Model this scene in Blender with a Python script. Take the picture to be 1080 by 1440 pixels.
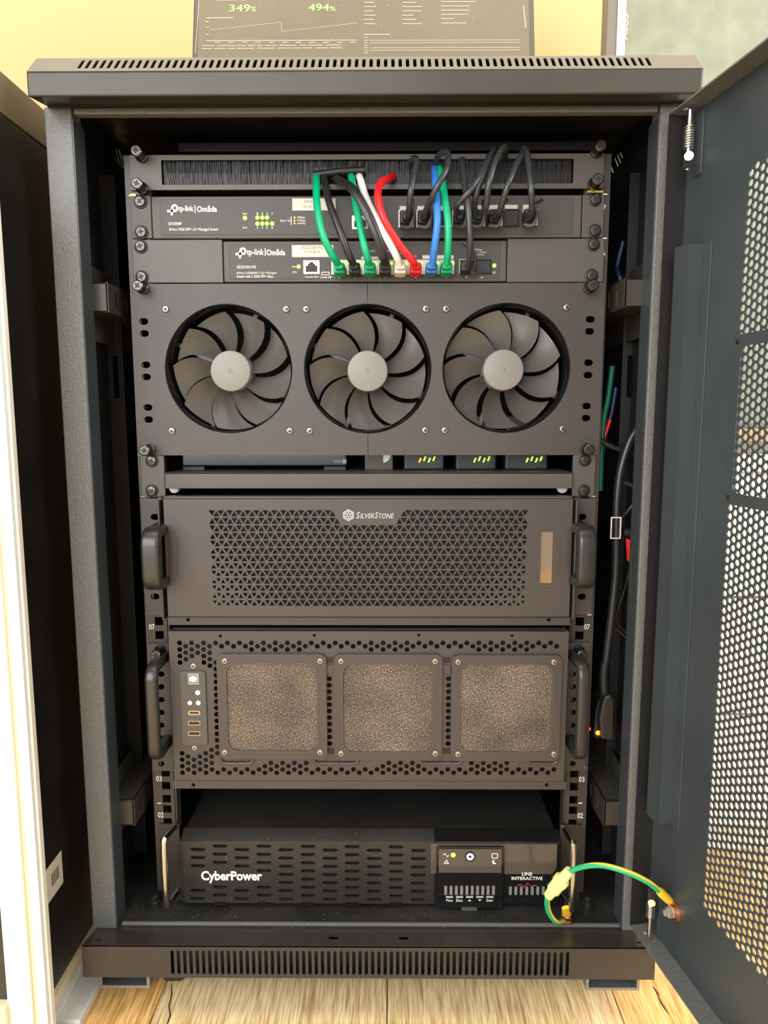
import bpy, math, random
import numpy as np
from mathutils import Vector, Matrix
from mathutils.geometry import delaunay_2d_cdt

random.seed(7)
for o in list(bpy.data.objects):
    bpy.data.objects.remove(o)
scene = bpy.context.scene
COL = scene.collection
PI = math.pi

# ------------------------------------------------------------------ camera
FLOOR_DROP = 0.860            # the floor lies this far below the first rack-unit line
CAM = Vector((0.0225, -0.760, -0.228 + FLOOR_DROP))
PITCH, YAW, ROLL, FPX = 0.1317, -0.0075, 0.0012, 1000.0
cp, sp, cy, sy, cr, sr = (math.cos(PITCH), math.sin(PITCH), math.cos(YAW), math.sin(YAW),
                          math.cos(ROLL), math.sin(ROLL))
FWD = Vector((sy * cp, cy * cp, -sp))
RIGHT0 = Vector((cy, -sy, 0))
DOWN0 = FWD.cross(RIGHT0)
RIGHT = cr * RIGHT0 + sr * DOWN0
DOWN = -sr * RIGHT0 + cr * DOWN0
cam_data = bpy.data.cameras.new('camera')
cam_data.sensor_fit = 'VERTICAL'
cam_data.sensor_height = 36.0
cam_data.lens = FPX / 1440 * 36.0
cam_data.clip_start = 0.01
cam = bpy.data.objects.new('camera', cam_data)
COL.objects.link(cam)
m3 = Matrix((RIGHT, -DOWN, -FWD)).transposed()
cam.matrix_world = Matrix.Translation(CAM) @ m3.to_4x4()
scene.camera = cam

# ------------------------------------------------------------------ light
world = bpy.data.worlds.new('world')
scene.world = world
world.use_nodes = True
bg = world.node_tree.nodes['Background']
bg.inputs['Color'].default_value = (1.0, 0.97, 0.93, 1)
bg.inputs['Strength'].default_value = 0.95


def area(name, loc, target, sx, sz, power, color):
    d = bpy.data.lights.new(name, 'AREA')
    d.shape = 'RECTANGLE'
    d.size = sx
    d.size_y = sz
    d.energy = power
    d.color = color
    o = bpy.data.objects.new(name, d)
    o.location = loc
    o.rotation_euler = (Vector(target) - Vector(loc)).to_track_quat('-Z', 'Y').to_euler()
    COL.objects.link(o)
    return o


area('window_daylight', (-1.15, -2.4, 1.35), (0.1, 0, 0.55), 2.4, 1.9, 78, (0.97, 0.98, 1.0))
area('ceiling_light', (0.1, -0.05, 2.45), (0.1, -0.05, 0.0), 2.4, 1.5, 34, (1.0, 0.88, 0.64))
area('fill_light_beyond_door', (2.4, -1.3, 1.3), (0.8, 0.5, 0.5), 1.4, 1.8, 95, (0.95, 0.97, 1.0))  # added fill: brightens what shows through the door's holes

scene.view_settings.view_transform = 'Standard'
scene.view_settings.look = 'None'
scene.view_settings.gamma = 1.0
scene.view_settings.use_curve_mapping = False
scene.view_settings.exposure = 0.25


# ------------------------------------------------------------------ measuring: photo pixel -> place
def ray(px, py):
    return RIGHT * ((px - 540) / FPX) + DOWN * ((py - 720) / FPX) + FWD


def at(px, py, y=0.0):
    d = ray(px, py)
    return CAM + d * ((y - CAM.y) / d.y)


def on_x(px, py, x):
    d = ray(px, py)
    return CAM + d * ((x - CAM.x) / d.x)


def on_z(px, py, z):
    d = ray(px, py)
    return CAM + d * ((z - CAM.z) / d.z)


def rect(px0, py0, px1, py1, y=0.0):
    """x0, x1, z0, z1 of the upright rectangle seen between two pixel corners at depth y"""
    cx, cz = (px0 + px1) / 2, (py0 + py1) / 2
    return at(px0, cz, y).x, at(px1, cz, y).x, at(cx, py1, y).z, at(cx, py0, y).z


# ------------------------------------------------------------------ materials
MATS = {}


def mat(name, color, rough=0.5, metal=0.0, spec=0.5, bump=0.0, bump_scale=900.0, vary=0.0, vary_scale=12.0,
        emit=0.0, alpha=1.0, coat=0.0, trans=0.0, speck=0.0):
    m = bpy.data.materials.new(name)
    m.use_nodes = True
    nt = m.node_tree
    b = nt.nodes['Principled BSDF']
    b.inputs['Base Color'].default_value = (*color, 1)
    b.inputs['Roughness'].default_value = rough
    b.inputs['Metallic'].default_value = metal
    b.inputs['Specular IOR Level'].default_value = spec
    b.inputs['Alpha'].default_value = alpha
    b.inputs['Coat Weight'].default_value = coat
    b.inputs['Transmission Weight'].default_value = trans
    if emit:
        b.inputs['Emission Color'].default_value = (*color, 1)
        b.inputs['Emission Strength'].default_value = emit
    tc = nt.nodes.new('ShaderNodeTexCoord')
    if bump:
        n = nt.nodes.new('ShaderNodeTexNoise')
        n.inputs['Scale'].default_value = bump_scale
        n.inputs['Detail'].default_value = 2
        nt.links.new(tc.outputs['Object'], n.inputs['Vector'])
        bp = nt.nodes.new('ShaderNodeBump')
        bp.inputs['Strength'].default_value = bump
        bp.inputs['Distance'].default_value = 0.001
        nt.links.new(n.outputs['Fac'], bp.inputs['Height'])
        nt.links.new(bp.outputs['Normal'], b.inputs['Normal'])
    src = None
    if vary:
        n = nt.nodes.new('ShaderNodeTexNoise')
        n.inputs['Scale'].default_value = vary_scale
        n.inputs['Detail'].default_value = 6
        nt.links.new(tc.outputs['Object'], n.inputs['Vector'])
        r = nt.nodes.new('ShaderNodeValToRGB')
        r.color_ramp.elements[0].position = 0.3
        r.color_ramp.elements[1].position = 0.7
        r.color_ramp.elements[0].color = (*[c * (1 - vary) for c in color], 1)
        r.color_ramp.elements[1].color = (*[min(1, c * (1 + vary)) for c in color], 1)
        nt.links.new(n.outputs['Fac'], r.inputs['Fac'])
        src = r.outputs['Color']
    if speck:                                    # scattered dust grains
        v = nt.nodes.new('ShaderNodeTexNoise')
        v.inputs['Scale'].default_value = 420
        v.inputs['Detail'].default_value = 1
        nt.links.new(tc.outputs['Object'], v.inputs['Vector'])
        r = nt.nodes.new('ShaderNodeValToRGB')
        r.color_ramp.elements[0].position = 0.70
        r.color_ramp.elements[1].position = 0.78
        nt.links.new(v.outputs['Fac'], r.inputs['Fac'])
        mx = nt.nodes.new('ShaderNodeMixRGB')
        mx.inputs['Color1'].default_value = (*color, 1)
        if src:
            nt.links.new(src, mx.inputs['Color1'])
        mx.inputs['Color2'].default_value = (speck, speck * 0.95, speck * 0.88, 1)
        nt.links.new(r.outputs['Color'], mx.inputs['Fac'])
        src = mx.outputs['Color']
    if src:
        nt.links.new(src, b.inputs['Base Color'])
    MATS[name] = m
    return m


mat('cabinet_black', (0.1250, 0.1260, 0.1180), 0.44, bump=0.55, bump_scale=450, vary=0.13, vary_scale=420)
mat('cabinet_smooth', (0.0440, 0.0370, 0.0300), 0.30, spec=0.34, bump=0.06, bump_scale=900, vary=0.15, vary_scale=9)
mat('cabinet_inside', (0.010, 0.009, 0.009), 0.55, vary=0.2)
mat('cabinet_floor', (0.020, 0.018, 0.016), 0.5, vary=0.5, vary_scale=25, speck=0.25)
mat('door_black', (0.0400, 0.0500, 0.0530), 0.42, bump=0.06, bump_scale=900, vary=0.15, vary_scale=9)
mat('panel_dark', (0.0700, 0.0620, 0.0520), 0.43, bump=0.08, bump_scale=800, vary=0.08)
mat('fan_panel_black', (0.0480, 0.0400, 0.0340), 0.45, bump=0.12, bump_scale=800, vary=0.10)
mat('switch_grey', (0.0660, 0.0580, 0.0480), 0.5, bump=0.05, vary=0.05)
mat('switch_face', (0.0500, 0.0450, 0.0380), 0.5, bump=0.03)
mat('server_black', (0.0530, 0.0430, 0.0380), 0.42, bump=0.06, vary=0.08)
mat('deep_black', (0.006, 0.006, 0.006), 0.5)
mat('gloss_black', (0.008, 0.008, 0.008), 0.12)
mat('ups_black', (0.0240, 0.0210, 0.0180), 0.38, bump=0.05, vary=0.2, speck=0.10)
mat('ups_screen', (0.085, 0.070, 0.055), 0.10)
mat('black_rubber', (0.012, 0.012, 0.012), 0.45)
mat('cable_black', (0.016, 0.016, 0.017), 0.32)
mat('cable_grey', (0.030, 0.032, 0.034), 0.28)
mat('cable_green', (0.0, 0.36, 0.16), 0.35)
mat('cable_blue', (0.03, 0.18, 0.55), 0.35)
mat('cable_red', (0.75, 0.012, 0.014), 0.35)
mat('cable_white', (0.80, 0.78, 0.72), 0.4)
mat('ground_green', (0.02, 0.40, 0.17), 0.38)
mat('ground_yellow', (0.85, 0.55, 0.03), 0.4)
mat('connector_yellow', (0.80, 0.80, 0.30), 0.4)
mat('port_metal', (0.4500, 0.4100, 0.3400), 0.30, metal=0.6)
mat('port_cream', (0.72, 0.68, 0.58), 0.45)
mat('sfp_metal', (0.4000, 0.3400, 0.2600), 0.28, metal=0.85)
mat('chrome', (0.62, 0.60, 0.56), 0.22, metal=1.0)
mat('bright_steel', (0.80, 0.80, 0.76), 0.25, metal=1.0)
mat('copper', (0.70, 0.36, 0.22), 0.28, metal=1.0)
mat('zinc', (0.25, 0.27, 0.27), 0.4, metal=0.8, vary=0.3)
mat('screw_black', (0.030, 0.028, 0.026), 0.28, metal=0.4)
mat('screw_dark_metal', (0.0850, 0.0800, 0.0730), 0.22, metal=0.9)
mat('cable_dark_blue', (0.008, 0.02, 0.075), 0.4)
mat('cable_dark_green', (0.0, 0.13, 0.06), 0.4)
mat('screw_steel', (0.34, 0.31, 0.27), 0.25, metal=0.9)
mat('print_white', (0.80, 0.78, 0.72), 0.6)
mat('print_grey', (0.42, 0.41, 0.38), 0.6)
mat('print_red', (0.42, 0.03, 0.04), 0.6)
mat('sticker', (0.6000, 0.5600, 0.4700), 0.5)
mat('sticker_print', (0.1000, 0.0950, 0.0850), 0.6)
mat('hub_grey', (0.2000, 0.1900, 0.1700), 0.42)
mat('blade_grey', (0.1100, 0.1000, 0.0880), 0.35, alpha=0.8)
mat('strut_grey', (0.10, 0.092, 0.082), 0.45)
mat('bristle', (0.0120, 0.0110, 0.0105), 0.38)
mat('led_green', (0.35, 1.0, 0.05), 0.4, emit=1.6)
mat('led_orange', (1.0, 0.30, 0.02), 0.4, emit=2.0)
mat('led_red', (1.0, 0.04, 0.02), 0.4, emit=1.2)
mat('led_white', (0.80, 0.86, 1.0), 0.4, emit=1.5)
mat('led_blue', (0.55, 0.60, 1.0), 0.4, emit=1.0)
mat('white_plastic', (0.78, 0.76, 0.68), 0.35, vary=0.04)
mat('bluish_plastic', (0.66, 0.72, 0.76), 0.35)
mat('cream_strip', (0.74, 0.64, 0.42), 0.4)
mat('pale_strip', (0.62, 0.62, 0.60), 0.4, vary=0.1)
mat('tower_black', (0.010, 0.0095, 0.009), 0.28, vary=0.4, vary_scale=20, speck=0.09)
mat('monitor_bezel', (0.060, 0.055, 0.045), 0.4)
mat('monitor_screen', (0.1150, 0.0920, 0.0560), 0.25, vary=0.12, vary_scale=5, speck=0.22)
mat('screen_line', (0.40, 0.36, 0.28), 0.5)
mat('screen_green', (0.30, 0.55, 0.16), 0.5, emit=0.35)
mat('portrait_screen', (0.2200, 0.2350, 0.1650), 0.35, vary=0.14, vary_scale=30)
mat('portrait_bezel', (0.16, 0.14, 0.11), 0.4)
mat('portrait_edge', (0.52, 0.55, 0.53), 0.3)
mat('desk_white', (0.75, 0.72, 0.66), 0.5)
mat('wall_cream', (0.6000, 0.4150, 0.1950), 0.85, bump=0.08, bump_scale=300, vary=0.03, vary_scale=3)
mat('red_tag', (0.80, 0.02, 0.02), 0.5)
mat('window_glass', (0.03, 0.035, 0.03), 0.05)
mat('brass', (0.62, 0.42, 0.10), 0.35, metal=0.7)
mat('crack_brown', (0.05, 0.02, 0.008), 0.7)
mat('rib_grey', (0.20, 0.19, 0.175), 0.5)
mat('tower_rim', (0.15, 0.125, 0.085), 0.35)
mat('mirror_glass', (0.30, 0.22, 0.15), 0.06, metal=0.8)
mat('wheel_black', (0.015, 0.015, 0.015), 0.5)


def wood_material(name, dark, mid, light):
    m = bpy.data.materials.new(name)
    m.use_nodes = True
    nt = m.node_tree
    b = nt.nodes['Principled BSDF']
    b.inputs['Roughness'].default_value = 0.42
    tc = nt.nodes.new('ShaderNodeTexCoord')
    oi = nt.nodes.new('ShaderNodeObjectInfo')
    mp = nt.nodes.new('ShaderNodeMapping')
    mp.inputs['Scale'].default_value = (110, 6, 60)
    nt.links.new(tc.outputs['Object'], mp.inputs['Vector'])
    add = nt.nodes.new('ShaderNodeVectorMath')
    mul = nt.nodes.new('ShaderNodeVectorMath')
    mul.operation = 'SCALE'
    mul.inputs[0].default_value = (17, 31, 5)
    nt.links.new(oi.outputs['Random'], mul.inputs['Scale'])
    nt.links.new(mp.outputs['Vector'], add.inputs[0])
    nt.links.new(mul.outputs['Vector'], add.inputs[1])
    n = nt.nodes.new('ShaderNodeTexNoise')
    n.inputs['Scale'].default_value = 1.6
    n.inputs['Detail'].default_value = 9
    n.inputs['Distortion'].default_value = 0.5
    nt.links.new(add.outputs['Vector'], n.inputs['Vector'])
    r = nt.nodes.new('ShaderNodeValToRGB')
    e = r.color_ramp.elements
    e[0].position = 0.30
    e[0].color = (*dark, 1)
    e[1].position = 0.62
    e[1].color = (*light, 1)
    k = e.new(0.46)
    k.color = (*mid, 1)
    nt.links.new(n.outputs['Fac'], r.inputs['Fac'])
    # fine dark pores
    n2 = nt.nodes.new('ShaderNodeTexNoise')
    mp2 = nt.nodes.new('ShaderNodeMapping')
    mp2.inputs['Scale'].default_value = (520, 26, 60)
    nt.links.new(tc.outputs['Object'], mp2.inputs['Vector'])
    nt.links.new(mp2.outputs['Vector'], n2.inputs['Vector'])
    n2.inputs['Scale'].default_value = 1.0
    n2.inputs['Detail'].default_value = 3
    r2 = nt.nodes.new('ShaderNodeValToRGB')
    r2.color_ramp.elements[0].position = 0.35
    r2.color_ramp.elements[0].color = (0.62, 0.55, 0.48, 1)
    r2.color_ramp.elements[1].position = 0.55
    r2.color_ramp.elements[1].color = (1, 1, 1, 1)
    nt.links.new(n2.outputs['Fac'], r2.inputs['Fac'])
    mx = nt.nodes.new('ShaderNodeMixRGB')
    mx.blend_type = 'MULTIPLY'
    mx.inputs['Fac'].default_value = 1
    nt.links.new(r.outputs['Color'], mx.inputs['Color1'])
    nt.links.new(r2.outputs['Color'], mx.inputs['Color2'])
    nt.links.new(mx.outputs['Color'], b.inputs['Base Color'])
    bp = nt.nodes.new('ShaderNodeBump')
    bp.inputs['Strength'].default_value = 0.25
    bp.inputs['Distance'].default_value = 0.001
    nt.links.new(n2.outputs['Fac'], bp.inputs['Height'])
    nt.links.new(bp.outputs['Normal'], b.inputs['Normal'])
    MATS[name] = m


wood_material('oak_pale', (0.54, 0.34, 0.15), (0.83, 0.60, 0.30), (0.94, 0.75, 0.43))
wood_material('oak_warm', (0.55, 0.29, 0.085), (0.84, 0.49, 0.16), (0.95, 0.62, 0.25))


def filter_material():
    """dusty filter gauze: speckled grey-beige, a faint honeycomb showing through"""
    m = bpy.data.materials.new('filter_gauze')
    m.use_nodes = True
    nt = m.node_tree
    b = nt.nodes['Principled BSDF']
    b.inputs['Roughness'].default_value = 0.8
    tc = nt.nodes.new('ShaderNodeTexCoord')
    n = nt.nodes.new('ShaderNodeTexNoise')
    n.inputs['Scale'].default_value = 620
    n.inputs['Detail'].default_value = 3
    n.inputs['Roughness'].default_value = 0.7
    nt.links.new(tc.outputs['Object'], n.inputs['Vector'])
    r = nt.nodes.new('ShaderNodeValToRGB')
    e = r.color_ramp.elements
    e[0].position = 0.34
    e[0].color = (0.022, 0.018, 0.014, 1)
    e[1].position = 0.70
    e[1].color = (0.36, 0.29, 0.22, 1)
    k = e.new(0.5)
    k.color = (0.095, 0.074, 0.056, 1)
    nt.links.new(n.outputs['Fac'], r.inputs['Fac'])
    n2 = nt.nodes.new('ShaderNodeTexNoise')
    n2.inputs['Scale'].default_value = 22
    n2.inputs['Detail'].default_value = 4
    nt.links.new(tc.outputs['Object'], n2.inputs['Vector'])
    r2 = nt.nodes.new('ShaderNodeValToRGB')
    r2.color_ramp.elements[0].position = 0.3
    r2.color_ramp.elements[0].color = (0.62, 0.60, 0.58, 1)
    r2.color_ramp.elements[1].position = 0.7
    r2.color_ramp.elements[1].color = (1.25, 1.2, 1.12, 1)
    nt.links.new(n2.outputs['Fac'], r2.inputs['Fac'])
    mx = nt.nodes.new('ShaderNodeMixRGB')
    mx.blend_type = 'MULTIPLY'
    mx.inputs['Fac'].default_value = 1
    nt.links.new(r.outputs['Color'], mx.inputs['Color1'])
    nt.links.new(r2.outputs['Color'], mx.inputs['Color2'])
    nt.links.new(mx.outputs['Color'], b.inputs['Base Color'])
    MATS['filter_gauze'] = m


filter_material()


# ------------------------------------------------------------------ mesh building
class MB:
    def __init__(self):
        self.v, self.f, self.mi = [], [], []

    def add(self, verts, faces, mi=0):
        o = len(self.v)
        self.v.extend([tuple(p) for p in verts])
        self.f.extend([tuple(o + i for i in fc) for fc in faces])
        self.mi.extend([mi] * len(faces))
        return self

    def box(self, x0, x1, y0, y1, z0, z1, mi=0):
        x0, x1 = min(x0, x1), max(x0, x1)
        y0, y1 = min(y0, y1), max(y0, y1)
        z0, z1 = min(z0, z1), max(z0, z1)
        vs = [(x, y, z) for z in (z0, z1) for y in (y0, y1) for x in (x0, x1)]
        fs = [(0, 2, 3, 1), (4, 5, 7, 6), (0, 1, 5, 4), (2, 6, 7, 3), (0, 4, 6, 2), (1, 3, 7, 5)]
        return self.add(vs, fs, mi)

    def prism(self, poly, fn, t0, t1, mi=0):
        """poly of 2-D points; fn(a, b, t) -> 3-D"""
        n = len(poly)
        vs = [fn(a, b, t0) for a, b in poly] + [fn(a, b, t1) for a, b in poly]
        fs = [tuple(range(n - 1, -1, -1)), tuple(range(n, 2 * n))]
        fs += [(i, (i + 1) % n, n + (i + 1) % n, n + i) for i in range(n)]
        return self.add(vs, fs, mi)

    def plate(self, outer, holes, fn, t0, t1, mi=0):
        """flat sheet with real cut-outs"""
        pts, rings, loops = [], [], []
        for lp in [outer] + list(holes):
            if sum(lp[i - 1][0] * lp[i][1] - lp[i][0] * lp[i - 1][1] for i in range(len(lp))) < 0:
                lp = list(reversed(lp))
            s = len(pts)
            pts += [Vector((a, b)) for a, b in lp]
            n = len(lp)
            rings.append(list(range(s, s + n)))
            loops.append(lp)
        vs, es, fs, ov, oe, of = delaunay_2d_cdt(pts, [], rings, 1, 1e-8)
        fs = [f for f, src in zip(fs, of) if 0 in src and len(src) == 1]
        fr = [fn(p.x, p.y, t0) for p in vs]
        bk = [fn(p.x, p.y, t1) for p in vs]
        n = len(fr)
        self.add(fr + bk, [tuple(f) for f in fs] + [tuple(n + i for i in reversed(f)) for f in fs], mi)
        for lp in loops:
            k = len(lp)
            vv = [fn(a, b, t0) for a, b in lp] + [fn(a, b, t1) for a, b in lp]
            self.add(vv, [(i, (i + 1) % k, k + (i + 1) % k, k + i) for i in range(k)], mi)
        return self

    def tube(self, pts, r, n=10, mi=0, flat=1.0, closed=False):
        pts = [Vector(p) for p in pts]
        rs = r if isinstance(r, (list, tuple)) else [r] * len(pts)
        up = None
        rings = []
        for i, p in enumerate(pts):
            a = pts[max(i - 1, 0)]
            c = pts[min(i + 1, len(pts) - 1)]
            t = (c - a).normalized()
            if up is None:
                up = Vector((0, 1, 0)) if abs(t.y) < 0.9 else Vector((1, 0, 0))
            u = (up - t * up.dot(t)).normalized()
            w = t.cross(u)
            up = u
            rings.append([p + u * (rs[i] * flat * math.cos(2 * PI * k / n)) + w * (rs[i] * math.sin(2 * PI * k / n))
                          for k in range(n)])
        vs = [v for rg in rings for v in rg]
        fs = []
        for i in range(len(rings) - 1):
            for k in range(n):
                fs.append((i * n + k, i * n + (k + 1) % n, (i + 1) * n + (k + 1) % n, (i + 1) * n + k))
        fs.append(tuple(range(n - 1, -1, -1)))
        fs.append(tuple(range((len(rings) - 1) * n, len(rings) * n)))
        return self.add(vs, fs, mi)

    def lathe(self, prof, origin, axis=(0, -1, 0), n=20, mi=0):
        """prof: (radius, height along axis)"""
        ax = Vector(axis).normalized()
        u = Vector((1, 0, 0)) if abs(ax.x) < 0.9 else Vector((0, 0, 1))
        u = (u - ax * u.dot(ax)).normalized()
        w = ax.cross(u)
        o = Vector(origin)
        vs, fs = [], []
        for r, h in prof:
            for k in range(n):
                a = 2 * PI * k / n
                vs.append(o + ax * h + u * (r * math.cos(a)) + w * (r * math.sin(a)))
        for i in range(len(prof) - 1):
            for k in range(n):
                fs.append((i * n + k, i * n + (k + 1) % n, (i + 1) * n + (k + 1) % n, (i + 1) * n + k))
        fs.append(tuple(range(n - 1, -1, -1)))
        fs.append(tuple(range((len(prof) - 1) * n, len(prof) * n)))
        return self.add(vs, fs, mi)

    def build(self, name, mats, parent=None, bevel=0.0, smooth=False, seg=2):
        me = bpy.data.meshes.new(name)
        o = parent_origin(parent)
        me.from_pydata([(x - o.x, y - o.y, z - o.z) for x, y, z in self.v], [], self.f)
        if isinstance(mats, str):
            mats = [mats]
        for k in mats:
            me.materials.append(MATS[k])
        if len(mats) > 1:
            me.polygons.foreach_set('material_index', self.mi)
        me.validate()
        if smooth:
            me.shade_smooth()
            me.set_sharp_from_angle(angle=math.radians(38))
        ob = bpy.data.objects.new(name, me)
        COL.objects.link(ob)
        if parent is not None:
            ob.parent = parent
        if bevel:
            md = ob.modifiers.new('edge_bevel', 'BEVEL')
            md.width = bevel
            md.segments = seg
            md.limit_method = 'ANGLE'
            md.angle_limit = math.radians(40)
            md.harden_normals = False
        return ob


def parent_origin(parent):
    o = Vector((0, 0, 0))
    while parent is not None:
        o += parent.location
        parent = parent.parent
    return o


def tag(o, label=None, cat=None, group=None, kind=None):
    for k, v in (('label', label), ('category', cat), ('group', group), ('kind', kind)):
        if v:
            o[k] = v
    return o


def thing(name, loc, label, cat, group=None):
    o = bpy.data.objects.new(name, None)
    o.empty_display_size = 0.05
    o.location = loc
    COL.objects.link(o)
    return tag(o, label, cat, group)


def box(name, r, y0, y1, mats, parent=None, bevel=0.0006, seg=2):
    """upright box from rect() = (x0, x1, z0, z1)"""
    return MB().box(r[0], r[1], y0, y1, r[2], r[3]).build(name, mats, parent, bevel, seg=seg)


def front(y):                     # sheet facing the viewer's side: thickness runs backwards
    return lambda a, b, t: (a, y + t, b)


def ngon(cx, cz, rx, rz, n=16, ph=0.0):
    return [(cx + rx * math.cos(2 * PI * k / n + ph), cz + rz * math.sin(2 * PI * k / n + ph)) for k in range(n)]


def oval(cx, cz, w, h, n=6):
    """stadium slot"""
    pts = []
    if w >= h:
        r, d = h / 2, (w - h) / 2
        for k in range(n + 1):
            a = -PI / 2 + PI * k / n
            pts.append((cx + d + r * math.cos(a), cz + r * math.sin(a)))
        for k in range(n + 1):
            a = PI / 2 + PI * k / n
            pts.append((cx - d + r * math.cos(a), cz + r * math.sin(a)))
    else:
        r, d = w / 2, (h - w) / 2
        for k in range(n + 1):
            a = PI * k / n
            pts.append((cx + r * math.cos(a), cz + d + r * math.sin(a)))
        for k in range(n + 1):
            a = PI + PI * k / n
            pts.append((cx + r * math.cos(a), cz - d + r * math.sin(a)))
    return pts


def rrect(x0, x1, z0, z1, r, n=5):
    pts = []
    for cx, cz, a0 in ((x1 - r, z1 - r, 0), (x0 + r, z1 - r, PI / 2), (x0 + r, z0 + r, PI), (x1 - r, z0 + r, 1.5 * PI)):
        for k in range(n + 1):
            a = a0 + PI / 2 * k / n
            pts.append((cx + r * math.cos(a), cz + r * math.sin(a)))
    return pts


def spline(pts, sub=8):
    P = [Vector(p) for p in pts]
    P = [P[0] * 2 - P[1]] + P + [P[-1] * 2 - P[-2]]
    out = []
    for i in range(1, len(P) - 2):
        a, b, c, d = P[i - 1:i + 3]
        for k in range(sub):
            t = k / sub
            out.append(0.5 * ((2 * b) + (c - a) * t + (2 * a - 5 * b + 4 * c - d) * t * t + (3 * b - a - 3 * c + d) * t ** 3))
    out.append(P[-2])
    return out


def text(name, body, r, y, material, parent, keep=False, turn=None, bold=0.0, shear=0.0):
    """lettering fitted into rect r = (x0, x1, z0, z1) on the sheet at depth y"""
    cu = bpy.data.curves.new(name, 'FONT')
    cu.body = body
    cu.align_x = 'LEFT'
    cu.offset = bold
    cu.shear = shear
    cu.resolution_u = 3
    tmp = bpy.data.objects.new('tmp_text', cu)
    COL.objects.link(tmp)
    dg = bpy.context.evaluated_depsgraph_get()
    me = bpy.data.meshes.new_from_object(tmp.evaluated_get(dg))
    bpy.data.objects.remove(tmp)
    bpy.data.curves.remove(cu)
    n = len(me.vertices)
    co = np.zeros(n * 3)
    me.vertices.foreach_get('co', co)
    co = co.reshape(-1, 3)
    if turn:                        # quarter turn: reads upwards
        co = np.stack([-co[:, 1], co[:, 0], co[:, 2]], 1)
    lo, hi = co.min(0), co.max(0)
    sx = (r[1] - r[0]) / max(hi[0] - lo[0], 1e-6)
    sz = (r[3] - r[2]) / max(hi[1] - lo[1], 1e-6)
    if keep:
        sx = sz = min(sx, sz)
    o = parent_origin(parent)
    new = np.stack([r[0] + (co[:, 0] - lo[0]) * sx - o.x, np.full(n, y - o.y),
                    r[2] + (co[:, 1] - lo[1]) * sz - o.z], 1)
    me.vertices.foreach_set('co', new.ravel())
    me.materials.clear()
    me.materials.append(MATS[material])
    me.name = name
    ob = bpy.data.objects.new(name, me)
    COL.objects.link(ob)
    ob.parent = parent
    return ob


def copy_part(src, parent, loc):
    """another part sharing the mesh of src, moved to loc (world)"""
    c = src.copy()
    COL.objects.link(c)
    c.parent = parent
    c.location = Vector(loc) - parent_origin(parent)
    return c


def proto(mb, name, mats, smooth=True):
    me = bpy.data.meshes.new(name)
    me.from_pydata([tuple(v) for v in mb.v], [], mb.f)
    for k in mats:
        me.materials.append(MATS[k])
    me.polygons.foreach_set('material_index', mb.mi)
    if smooth:
        me.shade_smooth()
        me.set_sharp_from_angle(angle=math.radians(35))
    return me


def place(me, name, parent, loc, turn=0.0):
    o = bpy.data.objects.new(name, me)
    COL.objects.link(o)
    o.parent = parent
    o.location = Vector(loc) - parent_origin(parent)
    o.rotation_euler = (0, turn, 0)
    return o


# screws used all over the rack (head looks along -y, base on the sheet)
def cross_slot(mb, r, h, mi):
    w = r * 0.20
    mb.box(-r * 0.62, r * 0.62, -h - 0.00006, -h + 0.0003, -w, w, mi)
    mb.box(-w, w, -h - 0.00007, -h + 0.0003, -r * 0.62, r * 0.62, mi)


sm = MB()
sm.lathe([(0.0068, 0), (0.0068, 0.0010), (0.0062, 0.0014), (0.0050, 0.0014)], (0, 0, 0), mi=1)
sm.lathe([(0.0052, 0.0010), (0.0052, 0.0028), (0.0046, 0.0036), (0.0030, 0.0039)], (0, 0, 0))
cross_slot(sm, 0.0048, 0.0039, 1)
RACK_SCREW = proto(sm, 'rack_screw', ['screw_dark_metal', 'deep_black'])
sm = MB()
sm.lathe([(0.0036, 0), (0.0036, 0.0010), (0.0030, 0.0020), (0.0018, 0.0023)], (0, 0, 0), n=16)
cross_slot(sm, 0.0032, 0.0023, 1)
FAN_SCREW = proto(sm, 'fan_screw', ['screw_steel', 'deep_black'])
sm = MB()
sm.lathe([(0.0030, 0), (0.0030, 0.0006), (0.0024, 0.0014), (0.0014, 0.0016)], (0, 0, 0), n=14)
cross_slot(sm, 0.0026, 0.0016, 1)
GOLD_SCREW = proto(sm, 'filter_screw', ['port_metal', 'deep_black'])
sm = MB()
prof = [(0.0062, 0), (0.0062, 0.004), (0.0052, 0.005)]
for k in range(5):
    prof += [(0.0052, 0.006 + k * 0.0022), (0.0047, 0.0068 + k * 0.0022)]
prof += [(0.0052, 0.0170), (0.0055, 0.0172), (0.0055, 0.0182), (0.0045, 0.0190)]
sm.lathe(prof, (0, 0, 0), n=18)
cross_slot(sm, 0.0050, 0.0190, 1)
THUMB_SCREW = proto(sm, 'thumb_screw', ['screw_dark_metal', 'deep_black'])


def screw(kind, parent, px, py, y, name='screw'):
    return place(kind, name, parent, at(px, py, y), random.uniform(0, PI / 2))


# ------------------------------------------------------------------ the setting
Z0 = FLOOR_DROP                       # height of the first rack-unit line above the floor
UNIT = 0.04445

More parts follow.
